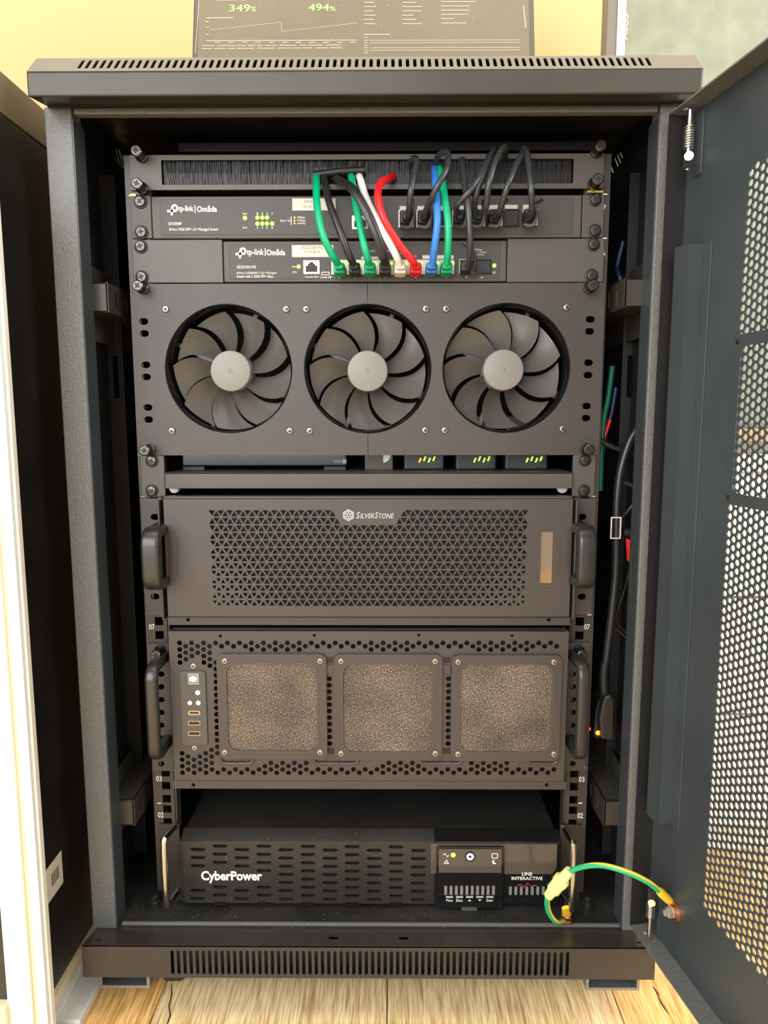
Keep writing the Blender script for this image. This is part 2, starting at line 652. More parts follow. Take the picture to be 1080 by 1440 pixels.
floor = MB().box(-1.9, 2.6, -2.2, 0.74, -0.03, -0.006).build('floor', 'deep_black')
tag(floor, 'warm oak plank floor under and in front of the rack cabinet', 'floor', kind='structure')
plank_w, plank_l = 0.25, 1.30
joint = 0.020
base_plank = None
ix = 0
x = joint - 8 * plank_w
while x < 2.5:
    yy = -2.2 + (0.43 * ix) % 1.0 - 0.62
    while yy < 0.74:
        a, b = max(yy, -2.2), min(yy + plank_l, 0.74)
        if b - a > 0.05:
            MB().box(x + 0.0006, x + plank_w - 0.0006, a + 0.0006, b - 0.0006, -0.006, 0).build('plank', 'oak_warm' if ix in (2, 6, 9, 14) else 'oak_pale', floor, 0.0008)
        yy += plank_l
    x += plank_w
    ix += 1

for pts in ([(241, 1384, 0.4), (241.5, 1398, 1.0), (237.5, 1415, 0.8), (239.5, 1428, 1.1), (234.5, 1442, 0.8)],
            [(918, 1387, 0.5), (923, 1394, 1.2), (928, 1400, 0.5)], [(923, 1396, 0.4), (930, 1411, 1.3), (936, 1420, 1.0), (940, 1426, 0.3)]):
    a = [on_z(px - w, py, 0.0002) for px, py, w in pts]
    b = [on_z(px + w, py, 0.0002) for px, py, w in reversed(pts)]
    MB().prism([(p.x, p.y) for p in a + b], lambda u, v, t: (u, v, t), -0.001, 0.0003).build('wood_crack', 'crack_brown', floor)

wall = MB().box(-1.9, 2.6, 0.74, 0.80, -0.03, 2.5).build('wall_back', 'wall_cream')
tag(wall, 'plain cream plaster wall behind the rack cabinet', 'wall', kind='structure')
wall = MB().box(2.6, 2.66, -2.2, 0.80, -0.03, 2.5).build('wall_right', 'wall_cream')
tag(wall, 'plain cream plaster wall beyond the open cabinet door', 'wall', kind='structure')

# ------------------------------------------------------------------ rack cabinet
CAPY, POSTY = -0.085, -0.047
cab = thing('rack_cabinet', (0, 0.2, 0), 'open black steel rack cabinet filled with network and server equipment', 'cabinet')
cz0, cz1 = at(520, 133, CAPY).z, at(520, 98, CAPY).z
CH = 0.020
RISE = 0.0065                         # the underside of the cap slopes up towards the posts
topz = cz1 + CH
# cap: lip, underside, lid and cheeks
m = MB()
m.box(-0.300, 0.300, CAPY, CAPY + 0.004, cz0, cz1)
m.build('top_cap_front', 'cabinet_smooth', cab, 0.0018, seg=3)
holes = [oval(at(px, 137, -0.075).x, -0.078 + 0.012, 0.012, 0.005) for px in (453, 569)]
m = MB()
m.plate([(-0.2985, CAPY + 0.002), (0.2985, CAPY + 0.002), (0.2985, POSTY), (-0.2985, POSTY)], holes,
        lambda a, b, t: (a, b, cz0 + t + RISE * (b - CAPY) / (POSTY - CAPY)), 0.0, 0.0025)
m.build('top_cap_underside', 'cabinet_smooth', cab)
m = MB()
m.box(-0.300, 0.300, CAPY + CH, 0.53, topz - 0.004, topz)
m.build('lid', 'cabinet_smooth', cab, 0.0015)
for s in (-1, 1):
    m = MB()
    x0, x1 = sorted((s * 0.3002, s * 0.297))
    m.prism([(CAPY + 0.0005, cz0), (CAPY + 0.0005, cz1), (CAPY + CH, topz), (POSTY + 0.022, topz), (POSTY + 0.022, cz0 + RISE), (POSTY, cz0 + RISE)],
            lambda a, b, t: (t, a, b), x0, x1)
    m.build('top_cap_cheek', 'cabinet_smooth', cab, 0.001)
c7 = math.sqrt(0.5)
slots = []
xa, xb = at(117, 89, -0.07).x, at(909, 89, -0.07).x
NS = 79
for k in range(NS):
    xs = xa + (xb - xa) * k / (NS - 1)
    slots.append(oval(xs, 0.0145, 0.0032, 0.0180, 4))
m = MB()
m.plate([(-0.2995, 0.0), (0.2995, 0.0), (0.2995, CH / c7), (-0.2995, CH / c7)], slots,
        lambda a, b, t: (a, CAPY + (b + t) * c7, cz1 + (b - t) * c7), 0.0, 0.0015)
m.build('top_vent_strip', 'cabinet_smooth', cab)
m = MB().box(-0.2965, 0.2965, CAPY + 0.030, CAPY + 0.033, cz0 + 0.003, topz - 0.004)
m.build('vent_shade_sheet', 'deep_black', cab)  # black sheet stands in for the shade behind the cap's slots

# inner lip below the cap
r = rect(104, 150, 925, 160, POSTY + 0.004)
box('opening_lip', (r[0], r[1], r[2], r[3]), POSTY + 0.002, POSTY + 0.012, 'cabinet_black', cab, 0.0012)

# posts
bz1 = at(520, 1331, CAPY).z           # top of the base
bz0 = at(520, 1376, CAPY).z
PL0, PL1 = -0.3035, -0.2780
PR0, PR1 = 0.2770, 0.2925
for x0, x1 in ((PL0, PL1), (PR0, PR1)):
    MB().box(x0, x1, POSTY, POSTY + 0.022, bz1 - 0.0105, cz0 + RISE).build('post', 'cabinet_black', cab, 0.0012, seg=3)
# rolled inner edge of each post with its little holes
for s, x0 in ((-1, PL1), (1, PR0)):
    hl = []
    for py in (312, 380, 446, 512, 580, 700, 830, 960, 1090, 1190):
        p = at(520, py, -0.03)
        hl.append(ngon(POSTY + 0.0145, p.z, 0.0014, 0.0018, 8))
    for py in ((800), (345)):
        p = at(520, py, -0.03)
        hl.append(oval(POSTY + 0.019, p.z, 0.0022, 0.055))
    m = MB()
    m.plate([(POSTY + 0.0008, bz1 - 0.008), (POSTY + 0.026, bz1 - 0.008), (POSTY + 0.026, cz0 - 0.004), (POSTY + 0.0008, cz0 - 0.004)], hl,
            lambda a, b, t, s=s, x0=x0: (x0 - s * (0.0012 - t), a, b), 0.0, 0.0011)
    m.build('post_inner_edge', 'door_black', cab)  # darker bluish tone than the post: light on this side put into colour

# side walls with the slanted vent slots that let the wall show through
for s in (-1, 1):
    X = s * 0.2965
    if s < 0:
        sl = [((161.5, 219), (164.5, 229)), ((163, 209), (169.5, 234)), ((167.5, 210), (174, 237)), ((172.5, 217), (177.5, 239))]
    else:
        sl = [((858, 231), (862, 243)), ((864.5, 222), (869, 234)), ((868, 217), (872.5, 229)), ((871.5, 213), (875, 222))]
    hl = []
    for (ax, ay), (bx, by) in sl:
        q = [on_x(ax - 0.9, ay, X), on_x(ax + 0.9, ay, X), on_x(bx + 0.9, by, X), on_x(bx - 0.9, by, X)]
        hl.append([(p.y, p.z) for p in q])
    m = MB()
    m.plate([(POSTY + 0.022, 0.04), (0.52, 0.04), (0.52, topz - 0.004), (POSTY + 0.022, topz - 0.004)], hl,
            lambda a, b, t, s=s, X=X: (X + s * t, a, b), 0.0, 0.0015)
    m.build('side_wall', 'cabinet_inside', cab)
    # inner upright with a bright edge and hand slot
    px = 163 if s < 0 else 884
    xe = at(px, 300, 0.06).x
    m = MB()
    m.plate([(X, bz1 + 0.01), (xe, bz1 + 0.01), (xe, cz0 - 0.02), (X, cz0 - 0.02)],
            [rrect(*sorted((xe - s * -0.006, xe + s * 0.012)), at(520, 560, 0.06).z, at(520, 500, 0.06).z, 0.002, 3)],
            front(0.06), 0.0, 0.002)
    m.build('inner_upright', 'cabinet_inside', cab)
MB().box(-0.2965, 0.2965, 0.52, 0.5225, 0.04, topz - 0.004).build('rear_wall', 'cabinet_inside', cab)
m = MB()
r = rect(165, 183, 884, 188, 0.10)
m.box(r[0], r[1], 0.10, 0.112, r[2], r[3])
r = rect(250, 199, 845, 212, 0.06)
m.box(r[0], r[1], 0.06, 0.072, r[2], r[3])
m.build('top_crossbar', 'cabinet_inside', cab, 0.001)

# base
m = MB()
slots = []
xa, xb = at(242.5, 1354, CAPY).x, at(798, 1354, CAPY).x
zt, zb = at(520, 1337.5, CAPY).z, at(520, 1371.5, CAPY).z
NS = 64
for k in range(NS):
    slots.append(oval(xa + (xb - xa) * k / (NS - 1), (zt + zb) / 2, 0.0036, zt - zb, 4))
m.plate([(-0.2995, bz0), (0.2995, bz0), (0.2995, bz1), (-0.2995, bz1)], slots, front(CAPY), 0.0, 0.0015)
m.build('base_front', 'cabinet_smooth', cab)
m = MB()
hl = [oval(on_z(px, 1320, bz1).x, -0.066, 0.012, 0.0075) for px in (468, 568)]
hl += [oval(s * 0.286, -0.074, 0.006, 0.004) for s in (-1, 1)]
m.plate([(-0.2995, CAPY), (0.2995, CAPY), (0.2995, POSTY), (-0.2995, POSTY)], hl,
        lambda a, b, t: (a, b, bz1 - t - 0.010 * min(1.0, (b - CAPY) / (POSTY - CAPY))), 0.0, 0.0015)
m.build('base_ledge', 'cabinet_smooth', cab)
MB().box(-0.297, 0.297, CAPY + 0.012, CAPY + 0.014, bz0, bz1 - 0.008).build('vent_shade_sheet', 'deep_black', cab)  # black sheet, the dark hollow behind the base slots put into colour
MB().box(-0.297, 0.297, CAPY + 0.002, 0.52, bz0, bz0 + 0.002).build('base_shade_sheet', 'deep_black', cab)  # added black sheet, hides the lit floor so the slots stay dark
for s in (-1, 1):
    x0, x1 = sorted((s * 0.2998, s * 0.297))
    MB().prism([(CAPY + 0.001, bz0), (CAPY + 0.001, bz1 - 0.0005), (POSTY, bz1 - 0.0105), (0.53, bz1 - 0.0105), (0.53, bz0)], lambda a, b, t: (t, a, b), x0, x1).build(
        'base_cheek', 'cabinet_smooth', cab, 0.0006)
MB().box(-0.297, 0.297, POSTY, 0.52, bz1 - 0.013, bz1 - 0.010).build('cabinet_floor', 'cabinet_floor', cab)
r = rect(172, 1298, 872, 1304.5, POSTY + 0.006)
MB().box(r[0], r[1], POSTY + 0.004, POSTY + 0.008, bz1 - 0.010, r[3]).build('floor_lip', 'cabinet_black', cab, 0.0006)
# little floor bolts
for px, py in ((218, 1275), (826, 1277)):
    p = on_z(px, py, bz1 - 0.010)
    m = MB()
    m.lathe([(0.0085, 0), (0.0085, 0.002), (0.006, 0.0025), (0.006, 0.007), (0.004, 0.008), (0.004, 0.013), (0.002, 0.014)], p,
            (0, 0, 1), 8)
    m.build('floor_bolt', 'screw_black', cab)
# feet: zinc channels and casters
for pxs in ((143, 213), (822, 897)):
    x0, x1 = at(pxs[0], 1384, -0.07).x, at(pxs[1], 1384, -0.07).x
    zt_, zb_ = bz0, at(520, 1391, -0.075).z
    m = MB()
    m.plate([(x0, zb_), (x1, zb_), (x1, zt_), (x0, zt_)], [[(x0 + 0.003, zb_ + 0.003), (x1 - 0.003, zb_ + 0.003),
            (x1 - 0.003, zt_ - 0.002), (x0 + 0.003, zt_ - 0.002)]], front(-0.075), 0.0, 0.06)
    f = m.build('foot_bracket', 'zinc', cab, 0.0004)
for px in (248, 851):
    p = at(px, 1384, -0.03)
    m = MB()
    m.lathe([(0.010, -0.011), (0.020, -0.011), (0.0225, -0.008), (0.0225, 0.008), (0.020, 0.011), (0.010, 0.011)],
            (p.x, -0.025, 0.0225), (1, 0, 0), 28)
    m.box(p.x - 0.016, p.x + 0.016, -0.045, -0.005, 0.038, bz0 + 0.001)
    m.build('caster', 'wheel_black', cab, smooth=True)
for px in (248, 851):
    p = at(px, 1384, -0.03)
    m = MB()
    m.lathe([(0.010, -0.011), (0.020, -0.011), (0.0225, -0.008), (0.0225, 0.008), (0.020, 0.011), (0.010, 0.011)],
            (p.x, 0.45, 0.0225), (1, 0, 0), 28)
    m.box(p.x - 0.016, p.x + 0.016, 0.43, 0.47, 0.038, bz0 + 0.001)
    m.build('caster', 'wheel_black', cab, smooth=True)

# mounting rails with square holes, unit ticks and numbers
RAILY = 0.0026
for s in (-1, 1):
    hl = []
    for k in range(-1, 17):
        for dz in (0.00635, 0.02225, 0.0381):
            zc = Z0 - k * UNIT - dz
            if bz1 + 0.02 < zc < cz0 - 0.03:
                cx = s * 0.2325
                hl.append([(cx - 0.0047, zc - 0.0047), (cx + 0.0047, zc - 0.0047), (cx + 0.0047, zc + 0.0047), (cx - 0.0047, zc + 0.0047)])
    xo, xi = s * 0.2475, s * 0.2238
    x0, x1 = min(xo, xi), max(xo, xi)
    m = MB()
    m.plate([(x0, bz1), (x1, bz1), (x1, cz0 - 0.02), (x0, cz0 - 0.02)], hl, front(RAILY), 0.0, 0.002)
    m.box(*sorted((xo, xo - s * 0.002)), RAILY + 0.002, 0.045, bz1, cz0 - 0.02)
    m.box(*sorted((xi, xi - s * 0.002)), RAILY + 0.002, 0.020, bz1, cz0 - 0.02)
    rail = m.build('mounting_rail', 'cabinet_smooth', cab)
    if s > 0:
        tks = [(851, 273), (850, 335), (845, 459.5), (843, 520.5), (841, 580), (838, 638.5), (834, 698), (829, 864.5), (821, 1080), (816, 1129.5)]
        nums = [('7', 850, 292), ('16', 847, 356), ('5', 846.5, 418), ('4', 844, 479), ('3', 841.5, 540), ('2', 838.5, 599),
                ('11', 833, 657.5), ('07', 825.5, 881.5), ('03', 818, 1096), ('02', 816, 1147)]
    else:
        tks = [(184, 275), (197, 640), (202, 698), (224, 1129.5)]
        nums = [('11', 203, 658), ('07', 213.5, 881.5), ('03', 223.5, 1095), ('02', 226, 1146)]
    for px, py in tks:
        p = at(px, py, RAILY - 0.0002)
        MB().box(p.x - 0.0022, p.x + 0.0022, RAILY - 0.0002, RAILY, p.z - 0.0005, p.z + 0.0005).build('unit_mark', 'print_white', rail)
    for tx, px, py in nums:
        w = 3.4 * len(tx) / 2 + 0.4
        text('unit_number', tx, rect(px - w, py - 3.6, px + w, py + 3.6, RAILY - 0.0002), RAILY - 0.0002, 'print_white', rail)

# depth brackets between post and rail
for s, q in ((-1, (120, 397, 152, 439)), (1, (878, 391, 912, 432)), (-1, (160, 1125, 189, 1161)), (1, (849, 1126, 878, 1162))):
    yb = POSTY + 0.024
    r = rect(*q, yb)
    X = s * 0.296
    x0, x1 = (X, r[1]) if s < 0 else (r[0], X)
    xin = x1 if s < 0 else x0
    m = MB()
    m.box(x0, x1, yb, yb + 0.0025, r[2], r[3])
    m.box(x0, x1, yb, 0.30, r[3] - 0.002, r[3])
    m.box(x0, x1, yb, 0.30, r[2], r[2] + 0.002)
    br = m.build('depth_bracket', 'cabinet_smooth', cab, 0.0006)
    hl = []
    zc = (r[2] + r[3]) / 2
    for k in range(9):
        yc = yb + 0.022 + k * 0.026
        hl.append([(yc - 0.0035, zc - 0.008), (yc + 0.0035, zc - 0.008), (yc + 0.0035, zc + 0.008), (yc - 0.0035, zc + 0.008)])
    m = MB()
    m.plate([(yb, r[2]), (0.30, r[2]), (0.30, r[3]), (yb, r[3])], hl,
            lambda a, b, t, s=s, xin=xin: (xin + s * t, a, b), -0.0002, 0.002)
    m.build('slotted_web', 'cabinet_smooth', br)
    m = MB()
    for z0_, z1_ in ((r[3], r[3] + 0.022), (r[2] - 0.026, r[2])):
        xm = X - s * 0.008
        m.box(*sorted((xm, xm + s * 0.002)), yb + 0.001, 0.14, z0_, z1_)
    m.build('bracket_flange', 'cabinet_smooth', br, 0.0006)

# ------------------------------------------------------------------ door, swung open to the right
DA = math.radians(9.0)
DD = Vector((math.sin(DA), -math.cos(DA), 0))      # along the door, away from the hinge
DN = Vector((-math.cos(DA), -math.sin(DA), 0))     # the door's inner side
DH = Vector((at(967, 200, -0.055).x, -0.055, 0))
DEEP = 0.020


def door_uz(px, py, inward=0.0):
    d = ray(px, py)
    p0 = DH + DN * inward
    p = CAM + d * ((p0 - CAM).dot(DN) / d.dot(DN))
    return (p - p0).dot(DD), p.z


def dpt(a, b, t):                                  # t < 0 towards the inner side
    p = DH + DD * a - DN * t
    return (p.x, p.y, b)


DW = 0.575
dzt = (door_uz(968, 158)[1] + door_uz(1080, 85)[1]) / 2
dzb = (door_uz(934, 1331)[1] + door_uz(1000, 1421)[1]) / 2
door = bpy.data.objects.new('door', None)
COL.objects.link(door)
door.parent = cab
door.location = Vector((DH.x, DH.y, 0)) - cab.location
ua = (door_uz(1057, 237)[0] + door_uz(990, 1283)[0]) / 2 - 0.003
za = door_uz(1060, 233)[1] + 0.003
zb = door_uz(992, 1290)[1] - 0.003
COLW, PITZ, RAD = 0.0068, 0.0076, 0.0029
ncol = int((DW - 0.06 - ua) / COLW)
nrow = int((za - zb) / PITZ)
zb = za - nrow * PITZ
ub = ua + ncol * COLW
V, F = [], []
N = 12
ang = np.arange(N) * 2 * PI / N
hx, hz = np.cos(ang) * RAD, np.sin(ang) * RAD
# the cell outline carries the same twelve directions, pushed out to the cell's edge
sc = 1.0 / np.maximum(np.abs(np.cos(ang)) / (COLW / 2), np.abs(np.sin(ang)) / (PITZ / 2))
ox, oz = np.cos(ang) * sc, np.sin(ang) * sc
corner = {}
m = MB()
TH = 0.0012
cells = []
for i in range(ncol):
    for j in range(nrow + (0 if i % 2 else -1)):
        cells.append((ua + (i + 0.5) * COLW, za - (j + (0.5 if i % 2 else 1.0)) * PITZ))
base = 0
verts, faces = [], []
cell_corner = [(COLW / 2, PITZ / 2), (-COLW / 2, PITZ / 2), (-COLW / 2, -PITZ / 2), (COLW / 2, -PITZ / 2)]
for (cu_, cz_) in cells:
    # hole front 0..11, outline front 12..23, corners 24..27, hole back 28..39
    vs = [(cu_ + hx[k], cz_ + hz[k], 0.0) for k in range(N)] + [(cu_ + ox[k], cz_ + oz[k], 0.0) for k in range(N)]
    vs += [(cu_ + a, cz_ + b, 0.0) for a, b in cell_corner]
    vs += [(cu_ + hx[k], cz_ + hz[k], TH) for k in range(N)]
    b0 = len(verts)
    verts.extend(vs)
    for k in range(N):
        k2 = (k + 1) % N
        faces.append((b0 + k, b0 + k2, b0 + N + k2, b0 + N + k))
        faces.append((b0 + 28 + k, b0 + 28 + k2, b0 + k2, b0 + k))
    for q, k in enumerate((1, 4, 7, 10)):          # fill out to the rectangle's corners
        faces.append((b0 + N + k, b0 + N + (k + 1) % N, b0 + 24 + q))
m.add([dpt(a, b, t) for a, b, t in verts], faces)
for i in range(0, ncol, 2):                        # half cells at the ends of every other column
    u0, u1 = ua + i * COLW, ua + (i + 1) * COLW
    for z0_, z1_ in ((za - PITZ / 2, za), (zb, zb + PITZ / 2)):
        m.add([dpt(u0, z0_, 0), dpt(u1, z0_, 0), dpt(u1, z1_, 0), dpt(u0, z1_, 0)], [(0, 1, 2, 3)])
for u0, u1, z0_, z1_ in ((0, ua, dzb, dzt), (ub, DW, dzb, dzt), (ua, ub, za, dzt), (ua, ub, dzb, zb)):
    m.prism([(u0, z0_), (u1, z0_), (u1, z1_), (u0, z1_)], dpt, 0.0, TH)
m.build('perforated_sheet', 'door_black', door)
for z0_, z1_ in ((dzt - 0.0015, dzt), (dzb, dzb + 0.0015)):
    m = MB()
    hl = [oval(0.014, -DEEP * 0.55, 0.006, 0.004)]
    m.plate([(-0.0, 0.0), (DW, 0.0), (DW, -DEEP), (0.0, -DEEP)], hl,
            lambda a, b, t, z0_=z0_: dpt(a, z0_ + t, b), 0.0, 0.0015)
    m.build('door_flange', 'cabinet_black', door)
for u0 in (0.0, DW - 0.0015):
    m = MB()
    m.prism([(u0, dzb), (u0 + 0.0015, dzb), (u0 + 0.0015, dzt), (u0, dzt)], dpt, -DEEP, 0.0)
    m.build('door_side_flange', 'cabinet_inside', door)
# hat-section stiffener
CHH = 0.017
u2 = door_uz(987, 420)[0]
u1 = door_uz(945, 420, CHH)[0]
if u1 < 0.003:
    u1 = 0.003
szt = door_uz(964, 343, CHH)[1]
szb = door_uz(925, 1162, CHH)[1]
m = MB()
m.prism([(u1, szb), (u2, szb), (u2, szt), (u1, szt)], dpt, -CHH, -CHH + 0.0015)
m.prism([(u2 - 0.0015, szb), (u2, szb), (u2, szt), (u2 - 0.0015, szt)], dpt, -CHH, 0.0)
m.prism([(u1, szb), (u1 + 0.0015, szb), (u1 + 0.0015, szt), (u1, szt)], dpt, -CHH, 0.0)
m.prism([(u2, szb), (u2 + 0.012, szb), (u2 + 0.012, szt), (u2, szt)], dpt, -0.0012, 0.0)
m.build('stiffener_channel', 'door_black', door, 0.0006)
# framed plate over the perforation
hu, hz1 = door_uz(1032, 472)
hu2, hz2 = door_uz(1027, 709)
hu = (hu + hu2) / 2
m = MB()
m.plate(rrect(hu, hu + 0.21, hz2, hz1, 0.008), [rrect(hu + 0.008, hu + 0.202, hz2 + 0.010, hz1 - 0.010, 0.007)], dpt, -0.0016, -0.0001)
pl = m.build('plate_frame', 'door_black', door)
for zz in (hz1 - 0.006, hz2 + 0.006):
    m = MB()
    m.lathe([(0.0022, 0), (0.0018, 0.0012)], dpt(hu + 0.004, zz, -0.0016), DN, 10)
    m.build('rivet', 'screw_black', pl)
# sprung hinge pins
for top in (True, False):
    pa, pb = ((968, 157), (966, 240)) if top else ((914.5, 1250), (912, 1315))
    pin = -0.011
    a = door_uz(*pa, -pin)
    b = door_uz(*pb, -pin)
    uu = (a[0] + b[0]) / 2 + 0.002
    uu = max(uu, 0.008)
    m = MB()
    m.tube([dpt(uu, a[1], pin), dpt(uu, b[1], pin)], 0.0024, 10)
    rod = m.build('hinge_pin', 'bright_steel' if top else 'chrome', door, smooth=True)
    c0, c1 = (a[1] - 0.014, b[1] + 0.018) if top else (a[1] - 0.012, b[1] + 0.022)
    pts = []
    turns = 9
    for k in range(turns * 12 + 1):
        w = 2 * PI * k / 12
        p = Vector(dpt(uu, c0 + (c1 - c0) * k / (turns * 12), pin))
        pts.append(p + DD * (0.0042 * math.cos(w)) + DN * (0.0042 * math.sin(w)))
    MB().tube(pts, 0.0008, 6).build('spring', 'bright_steel' if top else 'chrome', door, smooth=True)
    zk = b[1] + 0.004 if top else a[1] + 0.001
    e = Vector(dpt(uu, zk, pin))
    MB().tube([e, e + Vector((-0.008, -0.022, 0.001))], 0.0036 if not top else 0.0038, 14).build('hinge_knob', 'bright_steel', door, smooth=True)
    zl, zh = (b[1] - 0.004, a[1]) if top else (b[1] - 0.006, a[1] + 0.005)
    m = MB()
    m.prism([(0.0135, zl), (0.027, zl), (0.027, zh), (0.0135, zh)], dpt, -0.0020, 0.0)
    m.build('hinge_plate', 'door_black', door, 0.0006)
# grounding bolt low on the door
gu, gz = door_uz(951, 1282)
m = MB()
o_ = dpt(gu, gz, 0)
m.lathe([(0.0088, 0), (0.0088, 0.0015), (0.0080, 0.0018), (0.0080, 0.0030), (0.0072, 0.0032), (0.0072, 0.0048)], o_, DN, 24)
gb = m.build('ground_washer', 'copper', door, smooth=True)
m = MB()
m.lathe([(0.0055, 0.0048), (0.0055, 0.0095), (0.0035, 0.0105), (0.0035, 0.013), (0.002, 0.0138)], o_, DN, 6)
m.build('ground_nut', 'port_metal', door)


# ------------------------------------------------------------------ brush panel
bp = thing('brush_panel', (0, 0.0, Z0 + 0.003), 'black brush strip panel at the top of the rack, cables passing through its bristles', 'panel')
r = rect(183, 217, 849, 266, 0)
o = rect(227, 224, 806.5, 259, 0)
m = MB()
m.plate([(r[0], r[2]), (r[1], r[2]), (r[1], r[3]), (r[0], r[3])], [rrect(*o, 0.001, 2)], front(0.0), 0.0, 0.002)
m.build('faceplate', 'panel_dark', bp)
m = MB()
m.box(r[0] + 0.03, r[1] - 0.03, 0.0021, 0.016, r[3] - 0.0035, r[3])
m.box(r[0] + 0.03, r[1] - 0.03, 0.0021, 0.016, r[2], r[2] + 0.0035)
tag(m.build('bristle_clamp', 'deep_black', bp), kind='stuff')
MB().box(o[0], o[1], 0.014, 0.016, o[2], o[3]).build('brush_backing', 'deep_black', bp)
m = MB()
xg0, xg1 = at(439, 240).x, at(512, 240).x
hz_ = o[3] - o[2]
for k in range(2600):
    x = random.uniform(o[0] + 0.001, o[1] - 0.001)
    inside = xg0 < x < xg1
    d = random.uniform(0.003, 0.010)
    lean = random.gauss(0, 0.0018)
    wd = random.uniform(0.00012, 0.00028)
    z1_ = o[3] + 0.001
    z0_ = o[2] - 0.001
    if inside:
        z0_ = o[2] + hz_ * random.uniform(0.35, 0.5)
        lean += random.gauss(0, 0.002)
    xm = x + lean * 0.3
    zm = (z0_ + z1_) / 2
    dy = random.uniform(-0.0015, 0.0005)
    vs = [(x - wd, d, z1_), (x + wd, d, z1_), (xm + wd, d + dy, zm), (xm - wd, d + dy, zm), (x + lean + wd, d, z0_), (x + lean - wd, d, z0_),
          (x, d + 0.0003, z1_), (xm, d + dy + 0.0003, zm), (x + lean, d + 0.0003, z0_)]
    m.add(vs, [(0, 1, 2, 3), (3, 2, 4, 5), (1, 6, 7, 2), (6, 0, 3, 7), (2, 7, 8, 4), (7, 3, 5, 8)])
tag(m.build('bristles', 'bristle', bp), kind='stuff')
a, b = at(440, 246, -0.004), at(513, 239, -0.004)
MB().tube([a, (a + b) / 2 + Vector((0, 0, 0.001)), b], 0.0035, 10).build('cable_tie_bar', 'black_rubber', bp, smooth=True)
for px, py in ((200, 221), (201, 266), (838, 214), (834, 260)):
    screw(THUMB_SCREW, bp, px, py, 0.0)
for q in ((826, 268.3, 848, 271), (183, 273, 191, 275.5)):
    box('brass_strip', rect(*q, 0.0), -0.0006, 0.002, 'brass', bp, 0.0)


# ------------------------------------------------------------------ network switches
def tp_mark(parent, px, py, s, y):
    """round letter mark: a ring with a bar crossing its foot"""
    c = at(px, py, y)
    k = s
    m = MB()
    m.plate(ngon(c.x + 0.18 * k, c.z + 0.12 * k, 0.34 * k, 0.36 * k, 20), [ngon(c.x + 0.20 * k, c.z + 0.13 * k, 0.15 * k, 0.17 * k, 14)],
            front(y), 0, 0.0001)
    m.box(c.x - 0.22 * k, c.x - 0.02 * k, y, y + 0.0001, c.z - 0.55 * k, c.z + 0.1 * k)
    m.box(c.x - 0.55 * k, c.x + 0.05 * k, y, y + 0.0001, c.z - 0.26 * k, c.z - 0.04 * k)
    m.build('logo_mark', 'print_white', parent)


def led(parent, px, py, y, s=2.2, material='led_green', name='indicator_light'):
    c = at(px, py, y)
    k = s / 1.3 * 0.001
    m = MB()
    m.lathe([(k, 0), (k, 0.0003), (k * 0.7, 0.0006)], (c.x, y, c.z), (0, -1, 0), 10)
    return m.build(name, material, parent)


def rj45(parent, px0, py0, px1, py1, y, name='ethernet_port', shell='port_metal'):
    r = rect(px0, py0, px1, py1, y)
    w, h = r[1] - r[0], r[3] - r[2]
    cx = (r[0] + r[1]) / 2
    key = [(r[0] + w * .14, r[2] + h * .14), (r[1] - w * .14, r[2] + h * .14), (r[1] - w * .14, r[2] + h * .62), (cx + w * .22, r[2] + h * .62),
           (cx + w * .22, r[2] + h * .76), (cx + w * .12, r[2] + h * .76), (cx + w * .12, r[2] + h * .88), (cx - w * .12, r[2] + h * .88),
           (cx - w * .12, r[2] + h * .76), (cx - w * .22, r[2] + h * .76), (cx - w * .22, r[2] + h * .62), (r[0] + w * .14, r[2] + h * .62)]
    m = MB()
    m.plate([(r[0], r[2]), (r[1], r[2]), (r[1], r[3]), (r[0], r[3])], [key], front(y), -0.0012, 0.0)
    p = m.build(name, shell, parent)
    MB().box(r[0] + w * .1, r[1] - w * .1, y - 0.0003, y - 0.0001, r[2] + h * .1, r[3] - h * .08).build('port_inside', 'deep_black', p)
    return p


def sfp_cage(parent, px0, py0, px1, py1, y, empty=False):
    r = rect(px0, py0, px1, py1, y)
    t = 0.0011
    m = MB()
    m.plate([(r[0], r[2]), (r[1], r[2]), (r[1], r[3]), (r[0], r[3])],
            [[(r[0] + t, r[2] + t), (r[1] - t, r[2] + t), (r[1] - t, r[3] - t), (r[0] + t, r[3] - t)]], front(y), -0.004, 0.0)
    c = m.build('transceiver_cage', 'sfp_metal' if not empty else 'screw_black', parent)
    MB().box(r[0] + t, r[1] - t, y - 0.001 if not empty else y - 0.003, y - 0.0003, r[2] + t, r[3] - t).build(
        'cage_inside' if not empty else 'dust_cover', 'deep_black' if not empty else 'black_rubber', c, 0.0004)
    return c


def lettering(parent, body, px0, py0, px1, py1, y, material='print_white', **kw):
    return text('lettering', body, rect(px0, py0, px1, py1, y), y, material, parent, **kw)


S1Y = 0.0015
s1 = thing('network_switch', (0, 0.1, Z0 - UNIT), 'full-width dark grey switch with seven black cables plugged in, just below the brush panel', 'switch')
r = rect(213, 275, 818, 335, S1Y)
MB().box(r[0], r[1], S1Y, 0.22, r[2], r[3]).build('body', 'switch_grey', s1, 0.0012)
fy = S1Y - 0.0006
f_ = rect(226, 279, 806, 330, fy)
MB().box(f_[0], f_[1], fy, S1Y + 0.001, f_[2], f_[3]).build('face', 'switch_face', s1, 0.0004)
fy -= 0.0001
for q, scr in (((184, 275, 212.5, 335), ((198, 284), (199.5, 327))), ((819, 274, 849, 334), ((836.5, 281), (836, 325)))):
    r = rect(*q, 0)
    e = box('ear', r, 0.0, 0.002, 'switch_grey', s1, 0.0005)
    for px, py in scr:
        screw(RACK_SCREW, s1, px, py, 0.0)
tp_mark(s1, 243, 294.5, 0.0105, fy)
